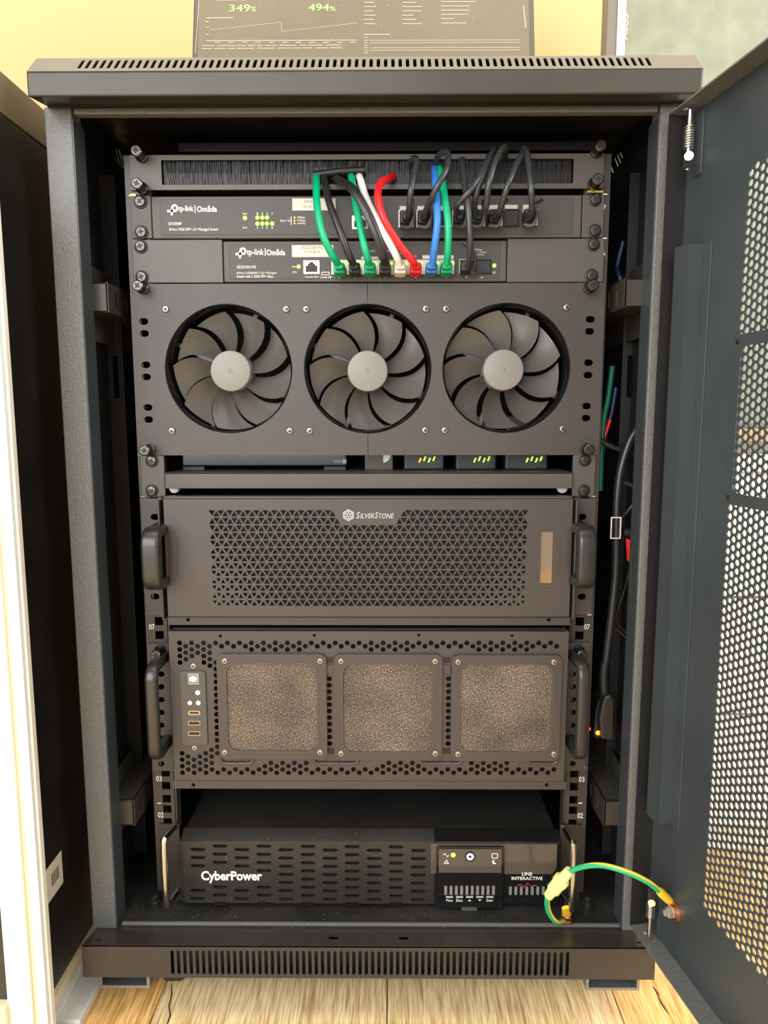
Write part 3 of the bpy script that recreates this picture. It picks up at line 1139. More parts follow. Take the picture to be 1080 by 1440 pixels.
lettering(s1, 'tp-link', 251, 289, 272, 299.5, fy, bold=0.012)
lettering(s1, '|', 273.8, 288.5, 274.8, 299.5, fy)
lettering(s1, 'Omāda', 277, 289.5, 305, 298, fy, bold=0.015)
lettering(s1, 'SX3008F', 237, 312.5, 255.5, 316.5, fy)
lettering(s1, '8-Port 10GE SFP+ L2+ Managed Switch', 238, 320.5, 306.5, 325.5, fy)
led(s1, 344.5, 306.5, fy, 2.8)
lettering(s1, 'PWR', 341, 299.5, 347.5, 302, fy)
lettering(s1, 'SYS', 341, 319, 347.5, 321.5, fy)
for k, px in enumerate((362, 368.8, 375.6, 382.7)):
    if k < 3:
        led(s1, px, 306, fy, 2.6)
    led(s1, px, 314.5, fy, 2.6)
    lettering(s1, str(2 * k + 1), px - 0.9, 299, px + 0.9, 302, fy)
    lettering(s1, str(2 * k + 2), px - 0.9, 318.5, px + 0.9, 321.5, fy)
lettering(s1, 'Port 1-8', 394.5, 308.5, 407.5, 312, fy)
lettering(s1, '|', 409, 304.5, 410, 316, fy)
for py, c, tx in ((306, 'led_green', '10Gbps'), (310.2, 'led_orange', '1Gbps'), (314.2, 'led_orange', 'Activity')):
    led(s1, 414.3, py, fy, 1.1, c)
    lettering(s1, tx, 418, py - 1.8, 429.5, py + 1.8, fy)
st = box('address_sticker', rect(411, 279, 472, 296, fy), fy - 0.0002, fy, 'sticker', s1, 0.0001)
lettering(s1, 'SX3008F', 428, 281, 450, 285.5, fy - 0.0003, 'sticker_print')
lettering(s1, '10.10.20.20', 427, 288.5, 451, 293, fy - 0.0003, 'sticker_print')
rj45(s1, 495, 303.5, 518, 322.5, fy)
lettering(s1, 'Console', 499, 297, 514, 300, fy, 'print_grey')
SFPX = (571, 596, 621, 646, 671, 695.5, 719, 744.5)
for k, px in enumerate(SFPX):
    sfp_cage(s1, px - 10.6, 297 - k * 0.3, px + 10.6, 321.5 - k * 0.45, fy, empty=(k == 6))
    box('port_sticker', rect(px - 9, 290 - k * 0.3, px + 9, 296.4 - k * 0.3, fy), fy - 0.0002, fy, 'sticker', s1, 0.0)

S2Y = 0.0015
s2 = thing('network_switch', (0, 0.1, Z0 - 2 * UNIT), 'small dark switch between wide blank ears with coloured patch cables, right above the fan panel', 'switch')
r = rect(314, 338.5, 712.5, 396.5, S2Y)
MB().box(r[0], r[1], S2Y, 0.18, r[2], r[3]).build('body', 'switch_grey', s2, 0.0012)
fy2 = S2Y - 0.0006
f_ = rect(322, 343, 703, 392, fy2)
MB().box(f_[0], f_[1], fy2, S2Y + 0.001, f_[2], f_[3]).build('face', 'switch_face', s2, 0.0004)
fy2 -= 0.0001
for q, scr in (((187, 337, 313, 397.5), ((198.5, 347), (200, 390))), ((713.5, 335.5, 849, 396.5), ((834, 344), (831.5, 388)))):
    box('ear', rect(*q, 0), 0.0, 0.002, 'panel_dark', s2, 0.0005)
    for px, py in scr:
        screw(RACK_SCREW, s2, px, py, 0.0)
tp_mark(s2, 339, 355, 0.0105, fy2)
lettering(s2, 'tp-link', 347, 350, 371, 361, fy2, bold=0.012)
lettering(s2, '|', 372.6, 349, 373.6, 360, fy2)
lettering(s2, 'Omāda', 375, 350.5, 401, 359, fy2, bold=0.015)
lettering(s2, 'SG3210X-M2', 333, 373.5, 360, 377.5, fy2)
lettering(s2, '8-Port 2.5GBASE-T L2+ Managed', 333, 382.3, 388.5, 386, fy2)
lettering(s2, 'Switch with 2 10GE SFP+ Slots', 333, 386.8, 384, 390.5, fy2)
box('address_sticker', rect(410.5, 344.5, 469, 361.5, fy2), fy2 - 0.0002, fy2, 'sticker', s2, 0.0001)
lettering(s2, 'SG3210X-M2', 424, 345.5, 454, 350, fy2 - 0.0003, 'sticker_print')
lettering(s2, '10.10.20.21', 428, 352, 450, 356, fy2 - 0.0003, 'sticker_print')
led(s2, 420, 375, fy2, 2.6)
lettering(s2, 'PWR', 411, 374, 416.5, 376.5, fy2)
lettering(s2, 'SYS', 411.5, 381.5, 417, 384, fy2)
rj45(s2, 427, 366.5, 449.5, 385.5, fy2)
r = rect(452, 382.5, 463.5, 387, fy2)
MB().plate(rrect(*r, 0.0008, 3), [rrect(r[0] + .0006, r[1] - .0006, r[2] + .0006, r[3] - .0006, 0.0004, 2)], front(fy2), -0.0006, 0).build('console_socket', 'port_metal', s2)
lettering(s2, 'Console RJ45', 429, 388, 448, 391.2, fy2)
lettering(s2, 'Console USB', 450, 388, 466, 391.2, fy2)
RJX = (477.0, 498.5, 520, 541.3, 563, 584.7, 607, 628)
r = rect(466, 365.5, 638.5, 386, fy2)
MB().box(r[0], r[1], fy2 - 0.0008, fy2, r[2], r[3]).build('port_bank', 'port_cream', s2, 0.0003)
for k, px in enumerate(RJX):
    rj45(s2, px - 10.2, 366, px + 10.2, 385.5, fy2 - 0.0008)
    led(s2, px + 8.7, 370.5, fy2 - 0.002, 2.3)
    lettering(s2, str(k + 1), px - 0.8, 388.5, px + 0.8, 391.5, fy2)
for q in ((508, 361, 532, 364.5), (594, 359, 638, 364)):
    box('port_sticker', rect(*q, fy2), fy2 - 0.0002, fy2, 'sticker', s2, 0.0)
for px, tx in ((523, '5Gbps'), (545, '2.5G'), (567, '1Gbps'), (580, 'Activity'), (672, '10Gbps'), (678, '1Gbps'), (675, 'Activity')):
    py = 351 if px > 600 else 353
    py += {'1Gbps': 3.6, 'Activity': 7.2}.get(tx, 0)
    lettering(s2, tx, px - 5, py - 1.3, px + 6, py + 1.5, fy2)
sfp_cage(s2, 645, 365.5, 667.5, 386, fy2)
sfp_cage(s2, 668.5, 365.5, 690.5, 385, fy2, empty=True)
led(s2, 695, 373.5, fy2, 2.6)
lettering(s2, '9', 655, 388.5, 656.6, 391.5, fy2)
lettering(s2, '10', 676, 388.5, 679, 391.5, fy2)
lettering(s2, '10', 693, 381.5, 696.5, 385, fy2)


# ------------------------------------------------------------------ cables
def cable(name, pts, rad, material, label, cat='cable', group=None, flat=1.0, root=None):
    w = [at(*p) for p in pts]
    base = w[-1] if root is None else root
    t = thing(name, base, label, cat, group)
    MB().tube(spline(w, 8), rad, 10, flat=flat).build('cord', material, t, smooth=True)
    return t


PATCH = [
    ('green', 'cable_green', [(447, 246, 0.012), (445, 253, -0.014), (446, 290, -0.042), (454, 330, -0.050), (467, 358, -0.044), (474.5, 370, -0.034)],
     'green patch cable in the leftmost socket of the small switch'),
    ('black', 'cable_black', [(457, 246, 0.012), (456.5, 254, -0.012), (463, 285, -0.034), (478, 325, -0.044), (490, 357, -0.042), (497, 371, -0.034)],
     'round black patch cable between the first two green ones'),
    ('green', 'cable_green', [(493, 246, 0.012), (495, 253, -0.010), (502, 295, -0.034), (511, 340, -0.044), (516, 360, -0.042), (519, 371, -0.034)],
     'green patch cable crossing the console port of the upper switch'),
    ('black', 'cable_black', [(468, 246, 0.012), (476, 253, -0.014), (494, 264, -0.040), (513, 293, -0.050), (531, 333, -0.050), (539, 358, -0.044), (542.5, 372, -0.034)],
     'wide flat black patch cable sweeping left of the white one'),
    ('white', 'cable_white', [(504, 246, 0.012), (507, 253, -0.012), (517, 284, -0.036), (537, 322, -0.048), (555, 355, -0.044), (562, 371, -0.034)],
     'white patch cable left of the red one'),
    ('red', 'cable_red', [(556, 245, 0.014), (548, 251, -0.012), (536, 257, -0.034), (531.5, 276, -0.046), (540, 308, -0.052), (560, 341, -0.048), (578, 364, -0.042), (584, 372, -0.034)],
     'red patch cable hooked over the edge of the brush panel'),
    ('blue', 'cable_blue', [(612, 234, 0.012), (611, 243, -0.012), (613.5, 275, -0.038), (615, 312, -0.048), (611, 348, -0.044), (608, 371, -0.034)],
     'blue patch cable right of the red one'),
    ('green', 'cable_green', [(618, 234, 0.012), (619, 242, -0.012), (625, 275, -0.038), (630, 315, -0.048), (630, 350, -0.044), (628, 371, -0.034)],
     'green patch cable right beside the blue one'),
]
for k, (cn, mt, pts, lb) in enumerate(PATCH):
    flat = k == 3
    t = cable('patch_cable', pts, 0.0036 if not flat else 0.0044, mt, lb, 'cable', 'patch cables of the small switch', 0.55 if flat else 1.0)
    px = RJX[k]
    r = rect(px - 8.2, 370, px + 8.2, 385, -0.020)
    plug = MB()
    plug.box(r[0], r[1], -0.024, -0.0005, r[2], r[3])
    plug.build('plug_boot', mt, t, 0.0018, seg=3)
    r2 = rect(px - 6.2, 371, px + 6.2, 379, -0.030)
    MB().box(r2[0], r2[1], -0.034, -0.023, r2[2], r2[3]).build('strain_relief', mt, t, 0.002, seg=3)

TWIN = [
    (0, [(573.5, 306, -0.026), (575, 296, -0.034), (578, 268, -0.044), (584.5, 236, -0.036), (585.5, 224, -0.026), (580, 224, -0.010), (574, 240, 0.012)],
     'thin black cable in the leftmost transceiver slot of the upper switch'),
    (1, [(597, 306, -0.026), (599, 296, -0.036), (612, 268, -0.054), (628, 238, -0.052), (630.5, 221, -0.040), (626, 213.5, -0.028), (616, 220, -0.014), (611, 238, 0.012)],
     'black cable looping over the blue and green patch cables into the brush panel'),
    (3, [(645, 300, -0.026), (641, 294, -0.036), (645, 285, -0.044), (663, 266, -0.050), (681, 236, -0.040), (689, 219, -0.024), (694, 224, 0.012)],
     'black cable slanting up to the right behind two others, from the middle transceiver slot'),
    (4, [(671, 303, -0.026), (667, 290, -0.036), (671, 268, -0.046), (683, 238, -0.042), (692, 216, -0.028), (697, 212, -0.014), (700, 232, 0.012)],
     'black cable close behind the tall arched one at the brush panel'),
    (5, [(682, 300, -0.036), (684, 288, -0.044), (687, 262, -0.052), (695, 232, -0.048), (705, 211, -0.036), (711, 208, -0.022), (709, 228, 0.012)],
     'black cable making the highest arch over the brush panel'),
    (5, [(697, 304, -0.026), (703, 295, -0.038), (713, 264, -0.050), (726, 232, -0.042), (735, 217, -0.026), (738, 226, 0.012)],
     'black cable leaning right beside the last empty transceiver slot'),
    (7, [(746, 305, -0.026), (748, 296, -0.036), (747, 268, -0.046), (743, 232, -0.038), (740, 213, -0.026), (735, 211, -0.014), (733, 230, 0.012)],
     'thin black cable in the rightmost transceiver slot of the upper switch'),
]
done = set()
for k, pts, lb in TWIN:
    t = cable('twinax_cable', pts, 0.0031, 'cable_grey', lb, 'cable', 'thin black cables of the upper switch')
    if k in done:
        continue
    done.add(k)
    px = SFPX[k]
    r = rect(px - 8.6, 299 - k * 0.3, px + 8.6, 318 - k * 0.4, -0.010)
    MB().box(r[0], r[1], -0.020, -0.0005, r[2], r[3]).build('connector', 'black_rubber', t, 0.0015, seg=3)
    r = rect(px - 5, 300 - k * 0.3, px + 6, 312 - k * 0.4, -0.022)
    MB().box(r[0], r[1], -0.028, -0.019, r[2], r[3]).build('cable_boot', 'black_rubber', t, 0.0025, seg=3)
    # pull tab: a bent strap standing off the connector
    dx = 10 if k >= 5 else 0
    q = [at(px - 8, 318 - k * 0.4, -0.021), at(px + 4, 319 - k * 0.4, -0.024), at(px + 9, 306 - k * 0.3, -0.026), at(px + 9, 291 - k * 0.3, -0.028), at(px + 9 + dx, 281, -0.026)]
    MB().tube(spline(q, 6), 0.0022, 8, flat=0.35).build('pull_tab', 'black_rubber', t, smooth=True)
t = cable('twinax_cable', [(658.5, 376, -0.024), (659, 368, -0.034), (661, 340, -0.046), (658, 290, -0.048), (652, 250, -0.034), (649.5, 228, -0.022), (651, 226, -0.010), (652, 240, 0.012)],
          0.0031, 'cable_grey', 'black cable running down across the upper switch to the small switch', 'cable')
r = rect(647.5, 369, 664.5, 384, -0.010)
MB().box(r[0], r[1], -0.020, -0.0005, r[2], r[3]).build('connector', 'black_rubber', t, 0.0015, seg=3)
q = [at(664, 384, -0.021), at(668, 370, -0.026), at(664, 352, -0.028), at(652, 341, -0.026)]
MB().tube(spline(q, 6), 0.0022, 8, flat=0.35).build('pull_tab', 'black_rubber', t, smooth=True)

# ------------------------------------------------------------------ fan panel
fp = thing('fan_panel', (0, 0.0, Z0 - 6 * UNIT), 'wide black panel with three large round fans', 'panel')
r = rect(188.5, 398.5, 846.5, 640, 0)
xs_ = at(517, 520).x
FANS = [(321.5, 519.5, 325, 522), (517, 519.5, 517, 522), (712, 518.5, 707.5, 520.5)]
FR = 0.0672
cents = []
for px, py, hx_, hy_ in FANS:
    c = at(px, py, 0)
    cents.append(c)
side = [[(202, 452), (203, 469), (205, 513), (205.8, 530), (208, 573), (208.8, 590)],
        [(830, 449), (829.2, 466), (827.5, 510), (826.7, 527.5), (824.7, 571), (824, 588)]]
for hside in (0, 1):
    hl = []
    for px, py in side[hside]:
        p = at(px, py, 0)
        hl.append(oval(p.x, p.z, 0.0098, 0.0068, 5))
    c = cents[0] if hside == 0 else cents[2]
    hl.append(ngon(c.x, c.z, FR, FR, 64))
    # outline of the half, bitten by the middle fan
    cm = cents[1]
    arc = []
    for k in range(33):
        a = PI / 2 + PI * k / 32 if hside == 0 else -PI / 2 + PI * k / 32
        arc.append((cm.x + FR * math.cos(a), cm.z + FR * math.sin(a)))
    gap = 0.0003
    if hside == 0:
        xe = xs_ - gap
        arc = [(min(x, xe), z) for x, z in arc if x < xe + 1e-9]
        outline = [(r[0], r[3]), (r[0], r[2]), (xe, r[2]), (xe, cm.z - math.sqrt(FR ** 2 - (xe - cm.x) ** 2))] + list(reversed(arc[1:-1])) + \
                  [(xe, cm.z + math.sqrt(FR ** 2 - (xe - cm.x) ** 2)), (xe, r[3])]
    else:
        xe = xs_ + gap
        arc = [(x, z) for x, z in arc if x > xe + 1e-4]
        outline = [(r[1], r[2]), (r[1], r[3]), (xe, r[3]), (xe, cm.z + math.sqrt(FR ** 2 - (xe - cm.x) ** 2))] + list(reversed(arc)) + \
                  [(xe, cm.z - math.sqrt(FR ** 2 - (xe - cm.x) ** 2)), (xe, r[2])]
    m = MB()
    m.plate(outline, hl, front(0.0), 0.0, 0.002)
    m.build('panel_half', 'fan_panel_black', fp)
for px, py in ((233.5, 435), (403, 435), (431, 435), (242, 606), (408, 606), (436, 606), (599, 434.6), (627.5, 434.6), (796.6, 432.5),
               (598, 605), (625.5, 605), (791, 603)):
    screw(FAN_SCREW, fp, px, py, 0.0)
for px, py in ((202, 406), (211, 632.5), (828, 405), (822.5, 631)):
    screw(THUMB_SCREW, fp, px, py, 0.0)


def fan_blade(c, y, a0, rh, ro):
    """twisted, swept blade"""
    m = MB()
    nr, nc = 7, 6
    vs = []
    for side_ in (0, 1):
        for i in range(nr + 1):
            t = i / nr
            rr = rh + (ro - rh) * t
            sweep = 0.35 * t * t
            span = 0.58 + 0.02 * t
            for j in range(nc + 1):
                u = j / nc
                a = a0 + sweep + span * (u - 0.5)
                pitch = (u - 0.5) * (0.016 - 0.002 * t)
                camber = 0.0025 * (1 - (2 * u - 1) ** 2)
                vs.append((c.x + rr * math.cos(a), y + pitch + camber + side_ * 0.0011, c.z + rr * math.sin(a)))
    k = (nr + 1) * (nc + 1)
    fs = []
    for i in range(nr):
        for j in range(nc):
            q = (i * (nc + 1) + j, i * (nc + 1) + j + 1, (i + 1) * (nc + 1) + j + 1, (i + 1) * (nc + 1) + j)
            fs.append(q)
            fs.append(tuple(k + v for v in reversed(q)))
    rim = [j for j in range(nc + 1)] + [i * (nc + 1) + nc for i in range(1, nr + 1)] + [nr * (nc + 1) + j for j in range(nc - 1, -1, -1)] + \
          [i * (nc + 1) for i in range(nr - 1, 0, -1)]
    n = len(rim)
    for i in range(n):
        a, b = rim[i], rim[(i + 1) % n]
        fs.append((b, a, k + a, k + b))
    m.add(vs, fs)
    return m


for (px, py, hx_, hy_), c in zip(FANS, cents):
    hub = at(hx_, hy_, 0.006)
    fc = Vector((c.x, 0.0, c.z))
    m = MB()
    m.lathe([(FR + 0.0035, -0.0022), (FR - 0.0004, -0.0022), (FR - 0.0012, -0.0035), (FR - 0.0026, -0.006), (FR - 0.0030, -0.027), (FR + 0.0035, -0.027)],
            (c.x, 0.0, c.z), (0, -1, 0), 72)
    # open the ring (a lathe closes its ends)
    m.f = m.f[:-2]
    m.mi = m.mi[:-2]
    fan = m.build('fan_frame', 'gloss_black', fp, smooth=True)
    tag(fan, 'round fan frame')
    m = MB()
    rh = 0.0213
    m.lathe([(rh, -0.016), (rh, 0.0022), (rh - 0.0006, 0.0032), (rh - 0.0018, 0.0036), (0.0024, 0.0036), (0.0020, 0.0030), (0.0008, 0.0034)], hub, (0, -1, 0), 48)
    m.build('hub', 'hub_grey', fan, smooth=True)
    for k in range(9):
        fan_blade(hub, 0.0135, 2 * PI * k / 9 + 0.2, rh - 0.001, FR - 0.0055).build('blade', 'blade_grey', fan, smooth=True)
    for k, a in enumerate((1.16, 2.70, 4.32, 5.86)):
        d = Vector((math.cos(a), 0, math.sin(a)))
        p0, p1 = hub + d * 0.015, fc + d * (FR - 0.002)
        w = 0.0022 if k != 3 else 0.0042
        nrm = Vector((-d.z, 0, d.x)) * w
        y0, y1 = 0.0240, 0.0275
        vs = [(p.x, y, p.z) for y in (y0, y1) for p in (p0 - nrm, p0 + nrm, p1 + nrm, p1 - nrm)]
        MB().add(vs, [(0, 1, 2, 3), (7, 6, 5, 4), (0, 4, 5, 1), (1, 5, 6, 2), (2, 6, 7, 3), (3, 7, 4, 0)]).build('strut', 'strut_grey', fan)
    MB().lathe([(0.022, -0.0275), (0.022, -0.024), (0.018, -0.0235)], (hub.x, 0, hub.z), (0, -1, 0), 32).build('motor_mount', 'strut_grey', fan)

# ------------------------------------------------------------------ shelf and what stands on it
sh = thing('rack_shelf', (0, 0.1, Z0 - 7 * UNIT), 'narrow black rack shelf under the fan panel with small devices on it', 'shelf')
r = rect(232, 664.5, 805, 687, -0.004)
traytop = r[3]
m = MB()
m.box(r[0], r[1], -0.004, -0.002, r[2], r[3])
m.box(r[0], r[1], -0.004, 0.32, r[3] - 0.002, r[3])
m.build('tray', 'panel_dark', sh, 0.0006)
for q in ((198, 641, 231.5, 698), (805.5, 640, 837, 698)):
    box('ear', rect(*q, 0), 0.0, 0.002, 'panel_dark', sh, 0.0006)
for px, py in ((214, 648), (214, 690), (822, 647), (820.6, 690)):
    screw(RACK_SCREW, sh, px, py, 0.0)
for px in (243, 792.5):
    p = at(px, 687, 0.004)
    MB().lathe([(0.0058, 0), (0.0058, 0.003), (0.005, 0.0042), (0.002, 0.005)], (p.x, 0.012, p.z), (0, -1, 0), 16).build('roller', 'white_plastic', sh, smooth=True)

DEVY = 0.030
r = rect(255, 630, 488, 657, DEVY)
dz = traytop
d1 = thing('small_computer', ((r[0] + r[1]) / 2, DEVY + 0.06, dz), 'flat black box with tiny white print on the shelf', 'computer')
m = MB()
m.box(r[0], r[1], DEVY, DEVY + 0.15, dz + 0.004, dz + 0.045)
m.build('body', 'gloss_black', d1, 0.002)
for px in (270, 470):
    p = at(px, 655, DEVY)
    MB().box(p.x - 0.012, p.x + 0.012, DEVY + 0.006, DEVY + 0.03, dz, dz + 0.004).build('foot', 'black_rubber', d1)
pz = at(478, 648.5, DEVY - 0.0003)
text('lettering', 'DXN20', rect(469, 646.5, 480, 650.8, DEVY - 0.0003), DEVY - 0.0003, 'print_grey', d1)
box('badge', rect(481.5, 646, 487, 651.5, DEVY), DEVY - 0.0003, DEVY, 'print_grey', d1, 0.0)
r = rect(513, 630, 552.5, 657, DEVY)
d2 = thing('small_device', ((r[0] + r[1]) / 2, DEVY + 0.05, dz), 'narrow dark glossy box with a white quarter circle, middle of the shelf', 'device')
MB().box(r[0], r[1], DEVY, DEVY + 0.1, dz, dz + 0.05).build('body', 'ups_screen', d2, 0.001)
p = at(539, 641, DEVY - 0.0004)
q = [(p.x, p.z + 0.010)] + [(p.x + 0.0085 * math.cos(-a), p.z + 0.003 + 0.0105 * math.sin(-a)) for a in [k * PI / 2 / 8 for k in range(9)]]
MB().prism(q, front(DEVY - 0.0004), 0, 0.0003).build('white_mark', 'print_white', d2)
for k, (pa, pb, lb) in enumerate(((568, 625, 'left of the three mini boxes with diagonal ribs and green lights'),
                                  (641, 698.5, 'middle of the three mini boxes with diagonal ribs and green lights'),
                                  (710.5, 771, 'right of the three mini boxes with diagonal ribs and green lights'))):
    r = rect(pa, 620, pb, 657.5, DEVY)
    t = thing('network_box', ((r[0] + r[1]) / 2, DEVY + 0.05, dz), lb, 'device', 'mini boxes on the shelf')
    MB().box(r[0], r[1], DEVY, DEVY + 0.1, dz, dz + 0.06).build('body', 'ups_black', t, 0.0025, seg=3)
    wv = r[1] - r[0]
    for j in range(9):
        x0 = r[0] + wv * (0.05 + 0.1 * j)
        m = MB()
        m.prism([(x0, dz + 0.002), (x0 + 0.0016, dz + 0.002), (x0 + 0.0136, dz + 0.015), (x0 + 0.0120, dz + 0.015)], front(DEVY - 0.0008), 0, 0.001)
        if x0 + 0.0136 < r[1] - 0.001:
            m.build('rib', 'panel_dark', t)
    for j in range(4):
        c = at(pa + 22 + j * 6.5 + k * 4, 647 - (j % 2) * 2, DEVY)
        m = MB()
        m.prism([(c.x - 0.0012, c.z - 0.0022), (c.x + 0.0002, c.z - 0.0026), (c.x + 0.0022, c.z + 0.0022), (c.x + 0.0008, c.z + 0.0026)], front(DEVY - 0.0012), 0, 0.0006)
        m.build('status_light', 'led_green' if not (k == 0 and j == 0) else 'led_orange', t)


# ------------------------------------------------------------------ server with the triangle grille
def handle(parent, rr, y_front, y_back, bar, material='gloss_handle'):
    """upright D handle: rr = (x0, x1, z0, z1) of the bar"""
    x0, x1, z0, z1 = rr
    cx, w = (x0 + x1) / 2, (x1 - x0)
    d = bar
    prof = []
    pts = [Vector((cx, y_back, z1 - d)), Vector((cx, y_front + 0.012, z1 - d))]
    n = 6
    for k in range(1, n + 1):
        a = PI / 2 * k / n
        pts.append(Vector((cx, y_front + 0.012 - 0.012 * math.sin(a), z1 - d - 0.012 * (1 - math.cos(a)))))
    lower = [Vector((p.x, p.y, z0 + z1 - p.z)) for p in reversed(pts)]
    pts = pts + lower
    # rounded rectangular section swept along the D
    sec = rrect(-w / 2, w / 2, -d, d, min(d, w / 2) * 0.75, 4)
    ns = len(sec)
    vs, fs = [], []
    for i, p in enumerate(pts):
        t = (pts[min(i + 1, len(pts) - 1)] - pts[max(i - 1, 0)]).normalized()
        u = Vector((1, 0, 0))
        v = t.cross(u)
        vs += [p + u * a + v * b for a, b in sec]
    for i in range(len(pts) - 1):
        for k in range(ns):
            fs.append((i * ns + k, i * ns + (k + 1) % ns, (i + 1) * ns + (k + 1) % ns, (i + 1) * ns + k))
    fs.append(tuple(range(ns - 1, -1, -1)))
    fs.append(tuple(range((len(pts) - 1) * ns, len(pts) * ns)))
    return MB().add(vs, fs).build('handle', material, parent, smooth=True)


mat('gloss_handle', (0.022, 0.020, 0.018), 0.30, spec=0.6)
mat('grille_dark', (0.0050, 0.0045, 0.0040), 0.6)

SVY = -0.020
sv = thing('server', (0, 0.1, Z0 - 10 * UNIT), 'black rack server with a triangle-patterned grille and short round handles', 'server')
r = rect(233, 702, 803, 867, SVY)
gx0, gx1, gz0, gz1 = rect(294, 716.5, 743, 853, SVY)
NR, NC = 13, 36
rh_ = (gz1 - gz0) / NR
tw = (gx1 - gx0) / NC
hl = []
n0, n1 = at(477, 728, SVY).x, at(557, 728, SVY).x
for i in range(NR):
    zt_ = gz1 - i * rh_
    zb_ = zt_ - rh_
    for j in range(2 * NC - 1):
        # alternating down and up triangles; odd rows start the other way round
        xc = gx0 + (j + 1) * tw / 2
        down = (j + i) % 2 == 0
        zc = zt_ - rh_ / 3 if down else zb_ + rh_ / 3
        zl = (zt_ + zb_) / 2
        slope = (gz1 - zl) * 0.55
        if i < 2 and n0 - 0.006 + slope < xc < n1 + 0.006 - slope:
            continue
        fx = min((xc - gx0), (gx1 - xc)) / (gx1 - gx0)
        fz = (i + 0.5) / NR
        s = 0.74
        fade = max(0.0, fz * 0.34 - fx * 1.25)
        s -= fade * 0.95
        s = max(s, 0.40)
        if down:
            tri = [(-tw / 2, rh_ / 3), (0, -2 * rh_ / 3), (tw / 2, rh_ / 3)]
        else:
            tri = [(-tw / 2, -rh_ / 3), (tw / 2, -rh_ / 3), (0, 2 * rh_ / 3)]
        hl.append([(xc + a * s, zc + b * s) for a, b in tri])
# trapezoid bites beside the handles and the little window
w_ = rect(760.5, 748, 778.5, 822, SVY)
hl.append(rrect(*w_, 0.002, 4))
m = MB()
m.plate([(r[0], r[2]), (r[1], r[2]), (r[1], r[3]), (r[0], r[3])], hl, front(SVY), 0.0, 0.0022)
m.build('front_door', 'server_black', sv)
MB().box(r[0], r[1], SVY + 0.0065, 0.30, r[2] - 0.005, r[3]).build('chassis', 'grille_dark', sv, 0.001)
m = MB()
m.box(r[0], r[1], SVY + 0.0005, SVY + 0.012, r[3], r[3] + 0.0030)
m.build('top_edge', 'server_black', sv, 0.001)
q = rect(236, 868.5, 801, 879, SVY + 0.006)
hl = [ngon(at(px, py, SVY + .006).x, at(px, py, SVY + .006).z, 0.0022, 0.0022, 12) for px, py in ((264.5, 871.5), (772, 871.5))]
MB().plate([(q[0], q[2]), (q[1], q[2]), (q[1], q[3]), (q[0], q[3])], hl, front(SVY + 0.006), 0, 0.004).build('lower_edge', 'server_black', sv)
MB().box(w_[0] - 0.001, w_[1] + 0.001, SVY + 0.003, SVY + 0.0045, w_[2] - 0.001, w_[3] + 0.001).build('display_window', 'mirror_glass', sv)
m = MB()
m.plate(rrect(w_[0] - .0012, w_[1] + .0012, w_[2] - .0012, w_[3] + .0012, 0.003, 4), [rrect(*w_, 0.002, 4)], front(SVY), -0.0006, 0.0)
m.build('window_rim', 'panel_dark', sv)
for s_, ear, hnd, tr in ((-1, (202, 701, 232.5, 865), (199.5, 743, 226, 833), [(239, 744), (249, 757), (249, 810), (239, 823)]),
                         (1, (803.5, 701, 835, 864), (811.5, 741, 838, 831), [(800, 744), (788, 757), (788, 810), (800, 823)])):
    rr = rect(*ear, 0)
    cx = (rr[0] + rr[1]) / 2
    hl = [oval(at(ear[0] + (16 if s_ < 0 else 15), py, 0).x, at(500, py, 0).z, 0.0098, 0.0068, 5) for py in (727, 839)]
    m = MB()
    m.plate([(rr[0], rr[2]), (rr[1], rr[2]), (rr[1], rr[3]), (rr[0], rr[3])], hl, front(0.0), 0, 0.0024)
    m.build('ear', 'server_black', sv)
    MB().box(*sorted((rr[1] if s_ < 0 else rr[0], (rr[1] if s_ < 0 else rr[0]) - s_ * 0.002)), SVY, 0.0024, rr[2], rr[3]).build('ear_return', 'server_black', sv, 0.0006)
    h = rect(*hnd, -0.048)
    handle(sv, (h[0], h[1], h[2], h[3]), -0.048, 0.0, 0.0055)
    # recess plate beside the handle
    pts = [(at(px, py, SVY - 0.0012).x, at(px, py, SVY - 0.0012).z) for px, py in tr]
    MB().prism(pts, front(SVY - 0.0012), 0, 0.0013).build('finger_plate', 'server_black', sv)
# emblem and name
c = at(490, 724.5, SVY - 0.0002)
R_ = 0.0064
m = MB()
m.plate(ngon(c.x, c.z, R_, R_, 6, PI / 2), [ngon(c.x, c.z, R_ * 0.84, R_ * 0.84, 6, PI / 2)], front(SVY - 0.0003), 0, 0.0002)
for k in range(6):
    a = PI / 6 + k * PI / 3
    d, nrm = (math.cos(a), math.sin(a)), (-math.sin(a), math.cos(a))
    for (l0, l1, w) in ((0.15, 0.82, 0.10),):
        m.prism([(c.x + R_ * (d[0] * l + nrm[0] * ww), c.z + R_ * (d[1] * l + nrm[1] * ww)) for l, ww in ((l0, -w), (l1, -w * .5), (l1, w * .5), (l0, w))],
                front(SVY - 0.0003), 0, 0.0002)
    for sgn in (-1, 1):
        m.prism([(c.x + R_ * (d[0] * l + nrm[0] * ww * sgn), c.z + R_ * (d[1] * l + nrm[1] * ww * sgn)) for l, ww in ((0.45, 0.1), (0.62, 0.34), (0.72, 0.30), (0.6, 0.08))],
                front(SVY - 0.0003), 0, 0.0002)
m.build('emblem', 'print_grey', sv)
lettering(sv, 'S', 501, 720, 506, 729, SVY - 0.0003, 'print_grey', shear=0.25, bold=0.01)
lettering(sv, 'ILVER', 506.5, 722, 526, 729, SVY - 0.0003, 'print_grey', shear=0.25, bold=0.01)
lettering(sv, 'S', 527, 720, 532, 729, SVY - 0.0003, 'print_grey', shear=0.25, bold=0.01)
